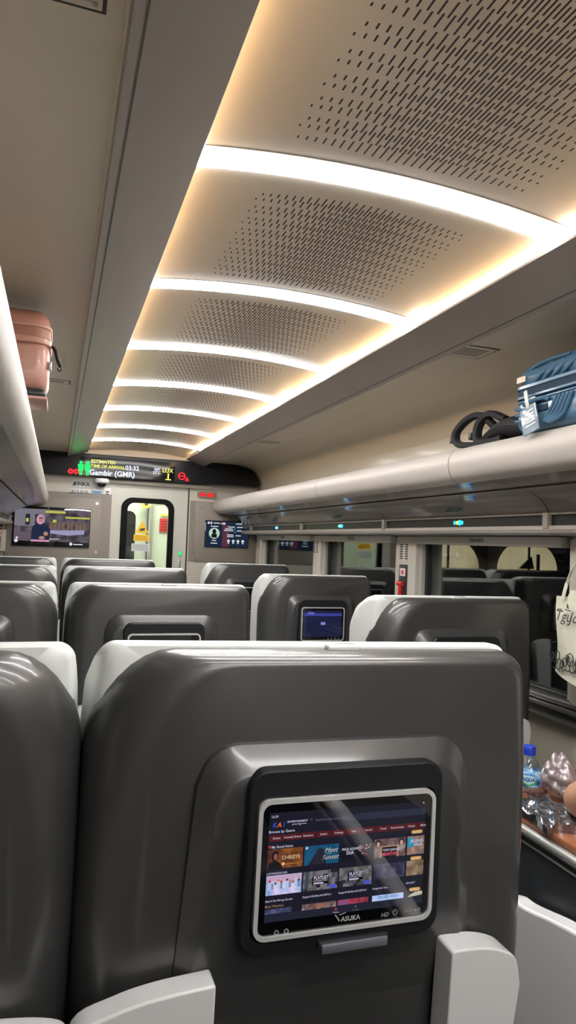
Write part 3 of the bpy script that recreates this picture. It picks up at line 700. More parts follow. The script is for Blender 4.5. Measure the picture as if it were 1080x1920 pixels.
    # armrests, cushion, base
    for sx_ in (-1, 1):
        b = B(SHELL); x = sx_*(SHW - .035); b.box(x - .03, x + .03, .20, .66, .30, .63, r=.02, seg=3); b.out('armrest', t)
    b = B(WHITE); b.box(-.26, .26, .24, .72, .34, .47, r=.04, seg=4); b.out('seat_cushion', t)
    b = B(DARK); b.box(-.27, .27, .10, .66, .18, .36, r=.02); b.box(-.16, .16, .14, .52, 0.0, .20, r=.01); b.out('seat_base', t)
    b = B(WHITE); b.box(-.24, .24, .70, .76, .10, .44, r=.025, seg=3); b.out('leg_rest', t)
    return t
UIS = 1.0
def full_ui(b, x0, x1, z0, z1, y):
    W, H = x1 - x0, z1 - z0
    def q(mat, u0, u1, v0, v1, d=1): b.m(mat).qxz(x0 + u0*W, x0 + u1*W, z1 - v1*H, z1 - v0*H, y - .00005*d)
    def tx(mat, s, u, v, size, bold=.0, align='LEFT', d=4, shear=0, sx=1.0): b.m(mat).text(s, size*H, x0 + u*W, z1 - v*H, y - .00005*d, align=align, bold=bold, shear=shear, sx=sx)
    BG = em('ui_bg', (.012, .012, .022), 1); TX = em('ui_text', (.50, .48, .62), 1); TD = em('ui_dim', (.14, .14, .18), 1); BT = em('ui_button', (.085, .012, .014), 1)
    b.k = 0; q(BG, 0, 1, 0, 1, 0); q(em('ui_nav', (.016, .018, .032), 1), 0, 1, .93, 1, 1)
    tx(TX, '16:29', .01, .045, .032, .01)
    tx(em('ui_kblue', (.03, .07, .5), 1), 'K', .02, .132, .060, .03, shear=.2); tx(em('ui_korange', (.8, .12, .02), 1), 'A', .048, .132, .060, .03, shear=.2); tx(em('ui_kblue2', (.03, .07, .4), 1), 'I', .082, .132, .060, .03, shear=.2)
    tx(TX, 'ENTERTAINMENT', .108, .100, .026, .02); q(TX, .135, .18, .115, .12, 4); q(TX, .195, .225, .115, .12, 4); tx(TX, 'S', .182, .13, .03, .03)
    b.m(TD).ring(x0 + .172*W + .018, z1 - .085*H, .0016, .0004, y - .0002, n=12)
    tx(TD, 'Search by title, name, genre', .28, .105, .030)
    q(em('ui_band', (.022, .026, .048), 1), .44, 1, .065, .13, 1)
    tx(TX, 'Browse by Genre', .0, .185, .036, .01)
    for i, s in enumerate(('Drama', 'Comedy Drama', 'Romance', 'Action', 'Comedy', 'Kids', 'Horror', 'Travel', 'Documentary', 'Variety', 'Music')):
        u = .004 + i*.0955; q(BT, u, min(u + .089, 1), .205, .262, 2)
        tx(TX, s, u + .0445 if i < 10 else u + .03, .242, .027, .01, 'CENTER')
    b.m(em('ui_red', (.6, .03, .04), 1)); b.disc(x0 + .0055*W, z1 - .305*H, .0009, y - .0002, 10); b.disc(x0 + .0125*W, z1 - .305*H, .0009, y - .0002, 10); b.face([(x0 + .0018*W, y - .0002, z1 - .308*H), (x0 + .009*W, y - .0002, z1 - .325*H), (x0 + .0162*W, y - .0002, z1 - .308*H)])
    tx(TX, 'My Saved Items', .02, .325, .034, .01)
    P = [(0, .212), (.222, .435), (.445, .655), (.665, .873), (.885, 1.0)]
    cols1 = [[(.02, .012, .02), (.10, .03, .015), (.28, .09, .025), (.05, .02, .02)], [(.006, .05, .11), (.01, .08, .16), (.015, .10, .20)], [(.006, .006, .012), (.012, .012, .02)], [(.30, .22, .22), (.10, .05, .05), (.45, .35, .38)], [(.04, .16, .25), (.25, .12, .06), (.35, .30, .32)]]
    for i, (u0, u1) in enumerate(P):
        q(thumb('ui_poster%d' % i, cols1[i], 60 if i != 4 else 140, 1.0, 'noise'), u0, u1, .335, .515, 2)
    # poster details
    K = em('ui_k', (.008, .006, .008), 1)
    b.m(K).disc(x0 + .045*W, z1 - .40*H, .0045, y - .0002, rz=.0065); b.face([(x0 + u*W, y - .0002, z1 - v*H) for u, v in ((.0, .515), (.095, .515), (.07, .455), (.045, .44), (.012, .46))])
    b.m(em('ui_face', (.25, .08, .06), 1)).disc(x0 + .048*W, z1 - .405*H, .0026, y - .00025, rz=.004)
    b.m(em('ui_glow', (.8, .45, .2), 1)).disc(x0 + .095*W, z1 - .475*H, .002, y - .00025); q(em('ui_orange', (.45, .17, .04), 1), .10, .19, .475, .483, 4)
    tx(em('ui_gold', (.55, .40, .22), 1), 'CHRISYE', .085, .435, .048, .02)
    b.m(em('ui_hood', (.02, .02, .03), 1)).face([(x0 + u*W, y - .0002, z1 - v*H) for u, v in ((.245, .515), (.295, .40), (.305, .37), (.33, .36), (.345, .39), (.35, .45), (.36, .515))])
    b.m(TX).disc(x0 + .235*W, z1 - .352*H, .0018, y - .0003)
    GD = em('ui_cream', (.50, .45, .36), 1); tx(GD, 'Meet', .345, .41, .065, .0, shear=.35); tx(GD, 'Sunset', .33, .475, .065, .0, shear=.35); tx(GD, 'in the', .36, .425, .02, .0)
    tx(TX, 'PEGA KONSERT', .455, .41, .032, .02); tx(TX, 'DUA', .485, .45, .045, .03, sx=.8)
    for k in range(16):
        b.m(em('ui_crowd%d' % (k % 2), ((.35, .08, .08), (.30, .2, .25))[k % 2], 1)).disc(x0 + (.565 + .075*random.random())*W, z1 - (.37 + .10*random.random())*H, .0013, y - .0003, 8)
    b.m(em('ui_tan', (.42, .26, .17), 1)); q(em('ui_tan', (.42, .26, .17), 1), .705, .825, .405, .415, 4); q(em('ui_tan', (.42, .26, .17), 1), .705, .715, .405, .515, 4); q(em('ui_tan', (.42, .26, .17), 1), .815, .825, .405, .515, 4); q(K, .715, .815, .415, .515, 3)
    for u in (.69, .845): b.m(em('ui_hair', (.03, .02, .02), 1)).disc(x0 + u*W, z1 - .375*H, .0045, y - .0002, rz=.005); b.m(em('ui_skin', (.5, .3, .25), 1)).disc(x0 + u*W, z1 - .385*H, .0024, y - .00026, rz=.0035)
    tx(TX, 'TOKO BARANG', .72, .455, .032, .02, sx=.85); tx(em('ui_pink', (.60, .08, .14), 1), 'MANTAN', .718, .50, .048, .03, sx=.85)
    q(em('ui_teal', (.03, .25, .38), 1), .885, .93, .35, .44, 3); tx(TX, 'JALAN-JA', .905, .395, .044, .03, sx=.8); tx(TX, 'HALAL', .93, .432, .044, .03, sx=.75)
    PL = em('ui_pill', (.62, .36, .08), 1)
    for v in (.295, .555, .86):
        b.m(PL).prism(rr(x0 + .91*W, x0 + .985*W, z1 - (v + .015)*H, z1 - (v - .018)*H, .0022, 4), y - .0003, y - .0001); tx(TX, 'See More', .922, v + .008, .022, .01, d=8)
    # second row
    tx(TX, 'LAYANGAN KAI', .0, .565, .028, .01)
    q(thumb('ui_row2_0', [(.10, .20, .45), (.35, .45, .75), (.75, .60, .80), (.25, .35, .65)], 70, 1.0, 'noise'), 0, .212, .575, .755, 2)
    q(em('ui_sky', (.50, .33, .48), 1), .004, .208, .58, .635, 3)
    for k in range(11):
        u = .02 + k*.0175; b.m(em('ui_p%d' % (k % 4), ((.35, .06, .05), (.45, .55, .75), (.06, .05, .06), (.6, .18, .05))[k % 4], 1)).disc(x0 + u*W, z1 - (.625 + .012*(k % 3))*H, .0016, y - .0003, 8); q(em('ui_q%d' % (k % 3), ((.45, .5, .7), (.2, .25, .4), (.55, .6, .8))[k % 3], 1), u - .007, u + .007, .64, .70, 4)
    tile = thumb('ui_tiles', [(.02, .02, .025), (.10, .09, .09), (.16, .15, .18), (.05, .06, .09), (.03, .025, .02)], 190, 1.0)
    for i, (u0, u1) in enumerate(P[1:3]):
        q(tile, u0, u1, .575, .755, 2); q(K, u0 + .055, u1 - .055, .63, .70, 3); q(em('ui_bluet', (.07, .09, .5), 1), u1 - .048, u1 - .006, .715, .75, 4)
        tx(TX, 'PLAYLIST', u0 + .065, .655, .042, .03, sx=.88, d=6); tx(TX, 'LAYANAN TERA', u0 + .062, .675, .020, .01, d=6); q(TX, u0 + .065, u0 + .125, .683, .697, 6)
    q(thumb('ui_row2_3', [(.01, .012, .03), (.03, .03, .06), (.10, .09, .16)], 90, 1.0, 'noise'), .665, .873, .575, .72, 2)
    q(thumb('ui_row2_4', [(.08, .05, .03), (.20, .13, .08), (.35, .28, .22)], 120, 1.0, 'noise'), .885, 1.0, .575, .72, 2)
    for u, s in ((.0, 'Safety On Train With Lego Characters'), (.222, 'Tayangan KA Edisi Maret-Abril 2024 Part I'), (.445, 'Tayangan KA Edisi Maret-Abril 2024 Part II'), (.665, 'Heritage Kereta Tempo'), (.885, 'ARYA IKUT')):
        tx(TX, s, u, .815 if u < .8 else .80, .026, .01, sx=.66 if len(s) > 12 else .8)
    tx(em('ui_most', (.30, .18, .08), 1), 'Most Watched', .0, .865, .030, .01)
    q(thumb('ui_r3_0', [(.015, .015, .03), (.05, .05, .12), (.20, .22, .4)], 80, 1.0, 'noise'), 0, .16, .88, .925, 2)
    q(thumb('ui_r3_1', [(.30, .22, .22), (.10, .05, .05), (.45, .35, .38)], 90, 1.0, 'noise'), .222, .435, .875, .93, 2); q(em('ui_tan2', (.3, .12, .08), 1), .31, .36, .885, .92, 3)
    q(thumb('ui_r3_2', [(.02, .02, .04), (.35, .04, .06), (.12, .10, .3)], 120, 1.0, 'noise'), .445, .64, .875, .925, 2)
    q(thumb('ui_r3_3', [(.30, .40, .75), (.42, .55, .85), (.25, .33, .65)], 60, 1.0, 'noise'), .665, .873, .875, .93, 2); tx(em('ui_blue3', (.08, .14, .4), 1), 'POLICE VIDEO', .705, .91, .035, .02, d=5)
    q(em('ui_r3_4', (.03, .03, .04), 1), .885, 1, .875, .93, 2); b.m(em('ui_cream2', (.5, .48, .38), 1)).face([(x0 + u*W, y - .0002, z1 - v*H) for u, v in ((.90, .93), (.92, .905), (.95, .885), (.985, .88), (1, .885), (1, .915), (.95, .925))])
    q(em('ui_navred', (.55, .04, .04), 1), .428, .44, .945, .965, 3); tx(TX, 'Catalog', .434, .99, .02, .0, 'CENTER'); b.m(TD).disc(x0 + .56*W, z1 - .955*H, .0012, y - .0003, 10); tx(TD, 'Download', .56, .99, .018, .0, 'CENTER')
    b.m(em('ui_dot', (.8, .8, .9), 1)).disc(x0 + .985*W, z1 - .012*H, .0009, y - .0003, 8)

T1 = C - .147; T2 = C - .165
RS = 'train seats seen from behind'
main = make_seat('train_seat', 'large dark grey seat shell in front of the camera with lit entertainment monitor', T1, 'ui', RS, boff=.001, SHW=.336, wings=((-.332, -.167), (.160, .270)), rad=(.098, .035))
main.location = (.366, .875, -C); main.rotation_euler = (0, math.radians(.9), 0)
left = make_seat('train_seat', 'dark grey seat at the left edge beside the nearest seat', T1 + .002, 'dark', RS, wings=((-.25, -.13), (.22, .345)), wdz=-.022, SHW=.344, rad=(.035, .09))
left.location = (-.297, .885, -C)
proto = make_seat('train_seat', '', T2, 'none', RS, hdz=.014, rad=(.078, .035))
lproto = make_seat('train_seat', '', T2, 'none', RS, rad=(.035, .09), hdz=.014)
blue = make_seat('train_seat', 'right-column seat in the middle distance with a blue lit monitor', T2, 'blue', RS, hdz=.016)
rproto = make_seat('train_seat', '', T2, 'none', RS, hdz=.014); rfirst = [rproto]
first = [proto]; lfirst = [lproto]
def place(x, y, label, src=proto, sx=1.0, rz=0):
    if src is proto and first: first.pop(); o = proto
    elif src is rproto and rfirst: rfirst.pop(); o = rproto
    elif src is lproto and lfirst: lfirst.pop(); o = lproto
    elif src is blue: o = blue
    else: o = copy_tree(src)
    o.location = (x, y, -C); o.scale = (sx, sx, 1); o.rotation_euler.z = math.radians(rz); o['label'] = label; return o
place(.371, 2.42, 'dark grey centre seat directly beyond the nearest seat, only its monitor top showing')
place(.371, 3.72, 'centre seat third from the camera, white top rim below the door window')
place(.371, 5.00, 'farthest centre seat, just before the sliding door')
place(-.312, 2.42, 'left-column seat second from the camera', lproto)
place(-.312, 3.72, 'left-column seat third from the camera under the television', lproto)
place(-.312, 5.00, 'farthest left-column seat, a sliver under the television', lproto)
place(1.318, 2.02, 'nearest right-column seat in view with a broad white left side, beside the window', rproto, .945)
place(1.325, 3.34, 'right-column seat in the middle distance with a blue lit monitor', blue, .95)
place(1.335, 4.76, 'farthest right-column seat under the small information screen', rproto, .96)

own = thing('train_seat', 'dark seat with white arm pads below the camera, seen only mirrored in the monitor', 'train seat', (.38, -.62, -C))
b = B(DARK); b.box(-.32, .32, -.12, .06, C - .95, C - .12, r=.05, seg=4); b.out('backrest_cushion', own)
b = B(SHELL); b.box(-.335, .335, -.17, -.115, C - .95, C - .125, r=.02, seg=3); b.out('back_shell', own)
b = B(DARK); b.box(-.26, .26, .08, .62, .34, .47, r=.04, seg=4); b.out('seat_cushion', own)
b = B(DARK); b.box(-.27, .27, -.05, .56, .0, .36, r=.02); b.out('seat_base', own)
for x in (-.345, .275):
    P = [(.05, C - 1.1), (.05, C - .66), (.60, C - .66), (.80, C - .675), (1.06, C - .72), (1.12, C - .77), (1.12, C - .95), (.9, C - 1.1)]
    b = B(DARK); b.loft([[(x, y, z) for y, z in P], [(x + .065, y, z) for y, z in P]]); ar = b.out('armrest', own, bevel=.012)
    b = B(WPLAS); b.tube(catmull([(x + .032, .05, C - .645), (x + .032, .60, C - .645), (x + .032, .80, C - .66), (x + .032, 1.06, C - .705), (x + .032, 1.11, C - .74)], 4), .020, 10); b.out('arm_pad', ar)
# ================================================================== OUR-ROW SEAT ON THE RIGHT: console table, person, things on the table
s0 = copy_tree(rproto); s0.location = (1.335, .60, -C); s0.scale = (.96, .96, 1); s0['label'] = 'seat of the passenger at the right edge, behind the dark console'; s0['category'] = 'train seat'
t = thing('side_console', 'dark side console with brown table top at the right edge', 'console', (0, 0, -C))
def zz(z): return z + C
b = B(DARK); b.box(1.005, 1.03, .40, 1.42, 0.02, zz(-.61), r=.004); b.out('side_panel', t)
b = B(pm('rail_grey', (.30, .30, .29), rough=.42, metal=.5))
b.tube([(.997, .40, zz(-.605)), (.997, 1.325, zz(-.605))], .0105, 12); b.out('edge_rail', t)
b = B(MATS['rail_grey']); b.box(.988, 1.01, 1.33, 1.41, zz(-.622), zz(-.590), r=.006); b.tube([(1.0, .40, zz(-.632)), (1.0, 1.41, zz(-.632))], .003, 8); b.out('rail_end', t)
b = B(WOOD); b.box(1.005, 1.45, .95, 1.405, zz(-.60), zz(-.582), r=.004); b.out('table_top', t)
b = B(pm('orange_edge', (.35, .13, .06), rough=.35)); b.tube([(1.01, 1.402, zz(-.582)), (1.20, 1.402, zz(-.582)), (1.44, 1.402, zz(-.582))], .006, 8); b.out('table_lip', t)
# white armrest side panel
b = B(WPLAS); P = [(p.y, p.z) for p in catmull([(0, 1.272, -1.15), (0, 1.283, -.95), (0, 1.288, -.83), (0, 1.276, -.755), (0, 1.24, -.732), (0, 1.19, -.727), (0, 1.05, -.70), (0, .80, -.675), (0, .6, -.70)], 6)] + [(.55, -1.15)]
b.loft([[(.945, y, zz(z)) for y, z in P], [(.985, y, zz(z)) for y, z in P]]); o = b.out('armrest_panel', t, bevel=.006, angle=30); o['label'] = 'white rounded armrest panel'

# water bottle
BX, BY, BZ = 1.062, 1.335, -.582
t = thing('water_bottle', 'small water bottle with blue cap and blue label on the side table', 'bottle', (BX, BY, BZ))
PET = glass('pet_plastic', (.90, .93, .94), .10, .04)
b = B(PET); b.lathe([(.001, .002), (.022, 0), (.028, .004), (.028, .022), (.0265, .026), (.028, .030), (.028, .046), (.0268, .048), (.0268, .077), (.028, .080), (.024, .092), (.016, .104), (.0115, .110), (.0115, .122)], n=40); b.out('bottle_body', t)
b = B(pm('cap_blue', (.01, .04, .42), rough=.35)); b.lathe([(.001, .133), (.0135, .133), (.0148, .131), (.0148, .114), (.001, .114)], n=40); b.out('cap', t)
lm = pm('label_bluepaper', (.10, .30, .62), rough=.3)
nt = lm.node_tree; tc = nt.nodes.new('ShaderNodeTexCoord'); nn = nt.nodes.new('ShaderNodeTexNoise'); nn.inputs['Scale'].default_value = 45; cr = nt.nodes.new('ShaderNodeValToRGB')
cr.color_ramp.elements[0].color = (.01, .03, .25, 1); cr.color_ramp.elements[0].position = .38; cr.color_ramp.elements[1].color = (.45, .68, .85, 1); cr.color_ramp.elements[1].position = .62
e_ = cr.color_ramp.elements.new(.5); e_.color = (.06, .25, .6, 1)
nt.links.new(tc.outputs['Object'], nn.inputs[0]); nt.links.new(nn.outputs[0], cr.inputs[0]); nt.links.new(cr.outputs[0], nt.nodes['Principled BSDF'].inputs['Base Color'])
b = B(lm); b.lathe([(.0275, .047), (.0278, .049), (.0278, .076), (.0275, .078)], n=40)
# oval and lettering wrapped on the label, facing the aisle
va = math.atan2(-BY, -BX)
def wrap(pts, r): return [(r*math.cos(va + u/r), r*math.sin(va + u/r), z) for u, z in pts]
LB = pm('label_pale', (.45, .72, .85), rough=.3); LG = pm('label_green', (.05, .35, .08), rough=.3); LN = pm('label_navy', (.01, .03, .22), rough=.3)
def strip(mat, f0, f1, u0, u1, r, n=14):
    b.m(mat)
    for k in range(n):
        a, c = u0 + (u1-u0)*k/n, u0 + (u1-u0)*(k+1)/n
        b.face(wrap([(a, f0(a)), (c, f0(c)), (c, f1(c)), (a, f1(a))], r))
ov = lambda u, s: .0635 + s*.0105*math.sqrt(max(0, 1 - (u/.0165)**2))
strip(LB, lambda u: ov(u, -1), lambda u: ov(u, 1), -.0165, .0165, .0281)
strip(LG, lambda u: .050 + .9*abs(u)**1.0*.3, lambda u: .0525 + abs(u)*.45, -.02, .02, .02825)
c_ = bpy.data.curves.new('t', 'FONT'); c_.body = 'AQUA'; c_.size = .0105; c_.align_x = 'CENTER'; c_.offset = .0004
o_ = bpy.data.objects.new('t', c_); me_ = bpy.data.meshes.new_from_object(o_); b.m(LN)
vs = [b.bm.verts.new(wrap([(v.co.x*1.0, v.co.y + .0605)], .0284)[0]) for v in me_.vertices]
for p in me_.polygons: b.bm.faces.new([vs[i] for i in p.vertices]).material_index = b.k
bpy.data.objects.remove(o_); bpy.data.curves.remove(c_); bpy.data.meshes.remove(me_)
o = b.out('label', t, nrm=False); o['label'] = 'blue wrap label reading AQUA'

def crumple(name, size, loc, mats, label, cat, seed, amp=.25, fold=3, shape=None, sub=4):
    rnd = random.Random(seed); bm = bmesh.new(); bmesh.ops.create_icosphere(bm, subdivisions=sub, radius=1)
    dirs = [(Vector((rnd.uniform(-1, 1), rnd.uniform(-1, 1), rnd.uniform(-1, 1))).normalized()*rnd.uniform(1.5, 6.5), rnd.uniform(0, 6)) for _ in range(fold*4)]
    for v in bm.verts:
        q = v.co.copy(); s_ = sum(abs(math.sin(d.dot(q) + p)) for d, p in dirs)/len(dirs)
        k = 1 - amp + amp*2*(s_ - .4)
        q = q*k
        if shape: q = shape(q)
        v.co = Vector((q.x*size[0], q.y*size[1], max(q.z, -.85)*size[2] + .85*size[2]))
    b = B(*mats); b.bm.free(); b.bm = bm
    o = b.out(name, loc=loc, smooth=False); tag(o, label, cat); return o
FOIL = pm('foil_film', (.30, .31, .34), rough=.14, metal=.9, bump=.35, nscale=28)
n_ = FOIL.node_tree; 
PLAST = pm('clear_plastic', (.52, .46, .48), rough=.14, metal=.45, spec=.9, alpha=.8, bump=.6, nscale=70)
def crump2(name, pts_top, loc, mat, label, cat, seed, nx=26, ny=18, amp=.006, rz=0):
    """crumpled packet: height field with sharp creases, closed beneath"""
    rnd = random.Random(seed); ds = [(rnd.uniform(8, 42), rnd.uniform(0, PI), rnd.uniform(0, 6), rnd.uniform(.3, 1)) for _ in range(9)]
    b = B(mat); (sx_, sy_, sz_) = pts_top; G = []
    for i in range(nx + 1):
        row = []
        for j in range(ny + 1):
            u, v = 2*i/nx - 1, 2*j/ny - 1
            edge = max(0, 1 - abs(u)**3)*max(0, 1 - abs(v)**3)
            x, y = u*sx_*(1 + .06*math.sin(5*v)), v*sy_*(1 + .08*math.sin(4*u))
            h = sz_*edge**.5 + sum(a*abs((((math.cos(th)*x + math.sin(th)*y)*f + p) % 1) - .5) for f, th, p, a in ds)*amp
            row.append(b.bm.verts.new((x, y, .001 + h)))
        G.append(row)
    for i in range(nx):
        for j in range(ny): b.bm.faces.new((G[i][j], G[i+1][j], G[i+1][j+1], G[i][j+1]))
    bd = [G[i][0] for i in range(nx + 1)] + [G[nx][j] for j in range(1, ny + 1)] + [G[i][ny] for i in range(nx - 1, -1, -1)] + [G[0][j] for j in range(ny - 1, 0, -1)]
    lo_ = [b.bm.verts.new((v.co.x, v.co.y, 0)) for v in bd]
    for k in range(len(bd)): j = (k+1) % len(bd); b.bm.faces.new((bd[k], bd[j], lo_[j], lo_[k]))
    b.bm.faces.new(lo_)
    o = b.out(name, loc=loc, smooth=False); o.rotation_euler.z = rz; tag(o, label, cat); return o
crump2('foil_packet', (.048, .080, .010), (1.050, 1.255, -.582), FOIL, 'crumpled silver foil packet at the table edge in front of the bottle', 'packet', 3, amp=.009, rz=-.15)
crumple('plastic_bag', (.058, .05, .065), (1.165, 1.345, -.582), [PLAST], 'crumpled clear plastic bag with brown food right of the bottle', 'plastic bag', 5, amp=.42, fold=4, sub=5,
        shape=lambda q: Vector((q.x*(1 - .55*max(0, q.z)) - .25*max(0, q.z), q.y*(1 - .5*max(0, q.z)), q.z)))
crumple('brown_bread', (.030, .022, .014), (1.118, 1.375, -.582), [pm('bread_brown', (.16, .06, .05), rough=.6)], 'dark brown snack lying between the bottle and the plastic bag', 'food', 8, amp=.15)

# seated passenger, mostly outside the frame
SKIN = pm('skin', (.48, .25, .16), rough=.5, noise=.04, nscale=30)
def skinned(name, verts, edges, mat, parent=None, sub=2, root=0):
    me = bpy.data.meshes.new(name); me.from_pydata([v[:3] for v in verts], edges, []); o = bpy.data.objects.new(name, me); COL.objects.link(o)
    me.materials.append(mat)
    md = o.modifiers.new('skin', 'SKIN'); md.use_smooth_shade = True
    sv = me.skin_vertices[0].data
    for i, v in enumerate(verts): sv[i].radius = (v[3], v[4] if len(v) > 4 else v[3]); sv[i].use_root = (i == root)
    s_ = o.modifiers.new('sub', 'SUBSURF'); s_.levels = sub; s_.render_levels = sub
    if parent: o.parent = parent
    return o
t = thing('person', 'seated passenger at the right edge, only a bare elbow resting on the table', 'person', (0, 0, 0))
V = [(1.36, .93, -.78, .15, .12), (1.36, .92, -.60, .14, .11), (1.36, .92, -.42, .155, .11), (1.36, .93, -.26, .13, .09), (1.36, .95, -.18, .055), (1.36, .97, -.10, .06), (1.36, .985, -.02, .082, .09), (1.36, .98, .05, .072, .08),
     (1.20, .94, -.30, .055), (1.115, 1.05, -.42, .047), (1.085, 1.185, -.522, .044), (1.088, 1.205, -.532, .040), (1.20, 1.27, -.535, .034), (1.30, 1.33, -.52, .024), (1.35, 1.36, -.515, .026, .018),
     (1.52, .94, -.30, .055), (1.60, 1.0, -.46, .047), (1.60, 1.14, -.54, .038), (1.50, 1.28, -.53, .03), (1.44, 1.34, -.515, .024), (1.42, 1.37, -.51, .026, .018),
     (1.27, 1.0, -.79, .08), (1.25, 1.36, -.78, .062), (1.24, 1.40, -1.0, .05), (1.24, 1.40, -1.2, .04), (1.24, 1.50, -1.25, .035),
     (1.45, 1.0, -.79, .08), (1.47, 1.36, -.78, .062), (1.48, 1.40, -1.0, .05), (1.48, 1.40, -1.2, .04), (1.48, 1.50, -1.25, .035)]
E_ = [(0,1),(1,2),(2,3),(3,4),(4,5),(5,6),(6,7),(3,8),(8,9),(9,10),(10,11),(11,12),(12,13),(13,14),(3,15),(15,16),(16,17),(17,18),(18,19),(19,20),(0,21),(21,22),(22,23),(23,24),(24,25),(0,26),(26,27),(27,28),(28,29),(29,30)]
n0 = len(V)
for (hx, hy, hzz, sg) in ((1.35, 1.36, -.515, 1), (1.42, 1.37, -.51, -1)):
    base = 14 if sg > 0 else 20
    for fi, (dx, L_) in enumerate(((-.022, .062), (-.008, .070), (.007, .066), (.020, .052))):
        i = len(V); V += [(hx + dx, hy + .035, hzz, .009), (hx + dx*1.1, hy + .035 + L_*.5, hzz - .006, .008), (hx + dx*1.1, hy + .035 + L_*.9, hzz - .022, .007)]; E_ += [(base, i), (i, i+1), (i+1, i+2)]
    i = len(V); V += [(hx + .03*sg, hy + .01, hzz - .004, .010), (hx + .045*sg, hy + .04, hzz - .01, .008)]; E_ += [(base, i), (i, i+1)]
body = skinned('body', V, E_, SKIN, t)
b = B(pm('tshirt_black', (.012, .012, .014), rough=.85, bump=.2, nscale=40)); L = []
for z, hx, hy, cy in ((-.80, .19, .15, .93), (-.60, .18, .145, .92), (-.42, .195, .145, .92), (-.30, .20, .13, .925), (-.235, .16, .11, .93), (-.20, .09, .085, .94)):
    L.append([(1.36 + hx*math.cos(2*PI*k/24), cy + hy*math.sin(2*PI*k/24), z) for k in range(24)])
b.loft(L, True, False); b.tube([(1.22, .94, -.29), (1.165, .99, -.345), (1.132, 1.045, -.41)], [.075, .07, .066], 14); b.tube([(1.50, .94, -.29), (1.56, .97, -.38), (1.60, 1.0, -.44)], [.075, .07, .066], 14)
b.out('tshirt', t)
b = B(pm('trousers_dark', (.02, .022, .03), rough=.85))
for x, k_ in ((1.27, 1.25), (1.45, 1.47)): b.tube([(x, .98, -.79), (k_, 1.34, -.775), (k_, 1.41, -.84), (k_, 1.42, -1.18)], [.10, .085, .075, .06], 14)
b.out('trousers', t)
b = B(pm('hair_black', (.01, .009, .008), rough=.6)); b.lathe([(.001, .105), (.05, .098), (.085, .06), (.094, .02), (.09, -.03), (.075, -.06)], c=(1.36, .965, .03), n=24); b.out('hair', t)
b = B(SKIN); b.loft([[(1.36 - .012, 1.07, -.02), (1.36 + .012, 1.07, -.02), (1.36, 1.068, .02)], [(1.357, 1.092, -.022), (1.363, 1.092, -.022), (1.36, 1.085, -.012)]]); b.out('nose', t)
for sg in (-1, 1):
    b = B(SKIN); b.lathe([(.001, -.03), (.010, -.024), (.014, 0), (.011, .022), (.001, .03)], c=(1.36 + sg*.088, .985, -.01), n=14); b.out('ear', t)

# ================================================================== TOTE BAG
t = thing('tote_bag', 'white cloth tote bag with black print hanging beside the right window', 'bag', (1.62, 1.80, -.15))
CL = pm('tote_cloth', (.66, .65, .53), rough=.9, bump=.15, nscale=90)
b = B(CL); n, m_ = 14, 16; f_, k_ = [], []
def tote(u, v, s_):   # u along y 0..1 (towards the camera), v down
    y = .098 - .235*u + .008*math.sin(6*v); z = .018 - .262*v - .014*math.sin(u*PI)*v*1.0 - .03*u*v
    if v == 0: z += (.012 if u > .28 else -.012)
    x = -.012 - s_*(.016*math.sin(u*PI)*(.3 + v)) + .004*math.sin(9*u + 4*v)
    return (x, y, z)
for s_, dst in ((1, f_), (-1, k_)):
    for j in range(m_ + 1): dst.append([b.bm.verts.new(tote(i/n, j/m_, s_)) for i in range(n + 1)])
for G in (f_, k_):
    for j in range(m_):
        for i in range(n): b.bm.faces.new((G[j][i], G[j][i+1], G[j+1][i+1], G[j+1][i]))
for j in range(m_): b.bm.faces.new((f_[j][0], f_[j+1][0], k_[j+1][0], k_[j][0])); b.bm.faces.new((f_[j][n], k_[j][n], k_[j+1][n], f_[j+1][n]))
for i in range(n): b.bm.faces.new((f_[m_][i], f_[m_][i+1], k_[m_][i+1], k_[m_][i]))
b.out('bag_body', t)
b = B(CL); hp = [(-.02, .06, .0), (-.01, .035, .09), (.02, .0, .165), (.05, -.02, .178), (.02, -.04, .165), (-.01, -.08, .09), (-.02, -.10, .01)]
b.tube(catmull(hp, 5), .008, 8, flat=.4); b.out('handle', t)
# printed lettering and drawing on the side facing the aisle
MP = Matrix.Translation((-.0335, 0, 0)) @ Matrix.Rotation(-PI/2, 4, 'Z')
INK = pm('ink_black', (.03, .03, .035), rough=.8); b = B(INK)
def ink(pts):   # (y, z) stroke
    b.tube([(-.0320 - .006*math.sin(max(0, min(1, (.098 - y)/.235))*PI), y, z) for y, z in pts], .0016, 5)
ty = .078
b.text('Tgu', .05, .0, 0, 0, shear=.35, M=Matrix.Translation((-.0365, ty, -.072)) @ Matrix.Rotation(-PI/2, 4, 'Z'))
b.text('Jogja', .05, .0, 0, 0, shear=.35, M=Matrix.Translation((-.044, ty - .075, -.072)) @ Matrix.Rotation(-PI/2, 4, 'Z'))
ink([(.07, -.038), (.055, -.034), (.045, -.035)]); ink([(.02, -.03), (.018, -.015), (.012, -.03)]); ink([(.03, -.034), (.0, -.036)])
rnd = random.Random(4)
for k in range(16):
    cy, cz = .088 - .0125*k, -.185 - .035*rnd.random(); r = .008 + .008*rnd.random()
    ink([(cy + r*math.cos(a*.8), cz + r*1.4*math.sin(a*.8)) for a in range(9)]); 
    if k % 3 == 0: ink([(cy - .004, cz + .01), (cy, cz - .012), (cy + .004, cz - .02)])
for k in range(10):
    cy = .085 - .02*k; ink([(cy, -.222 - .008*rnd.random()), (cy - .012, -.232), (cy - .022, -.226)])
ink([(.095, -.150), (.08, -.147), (.072, -.143)])
b.out('print', t, smooth=False, nrm=False)
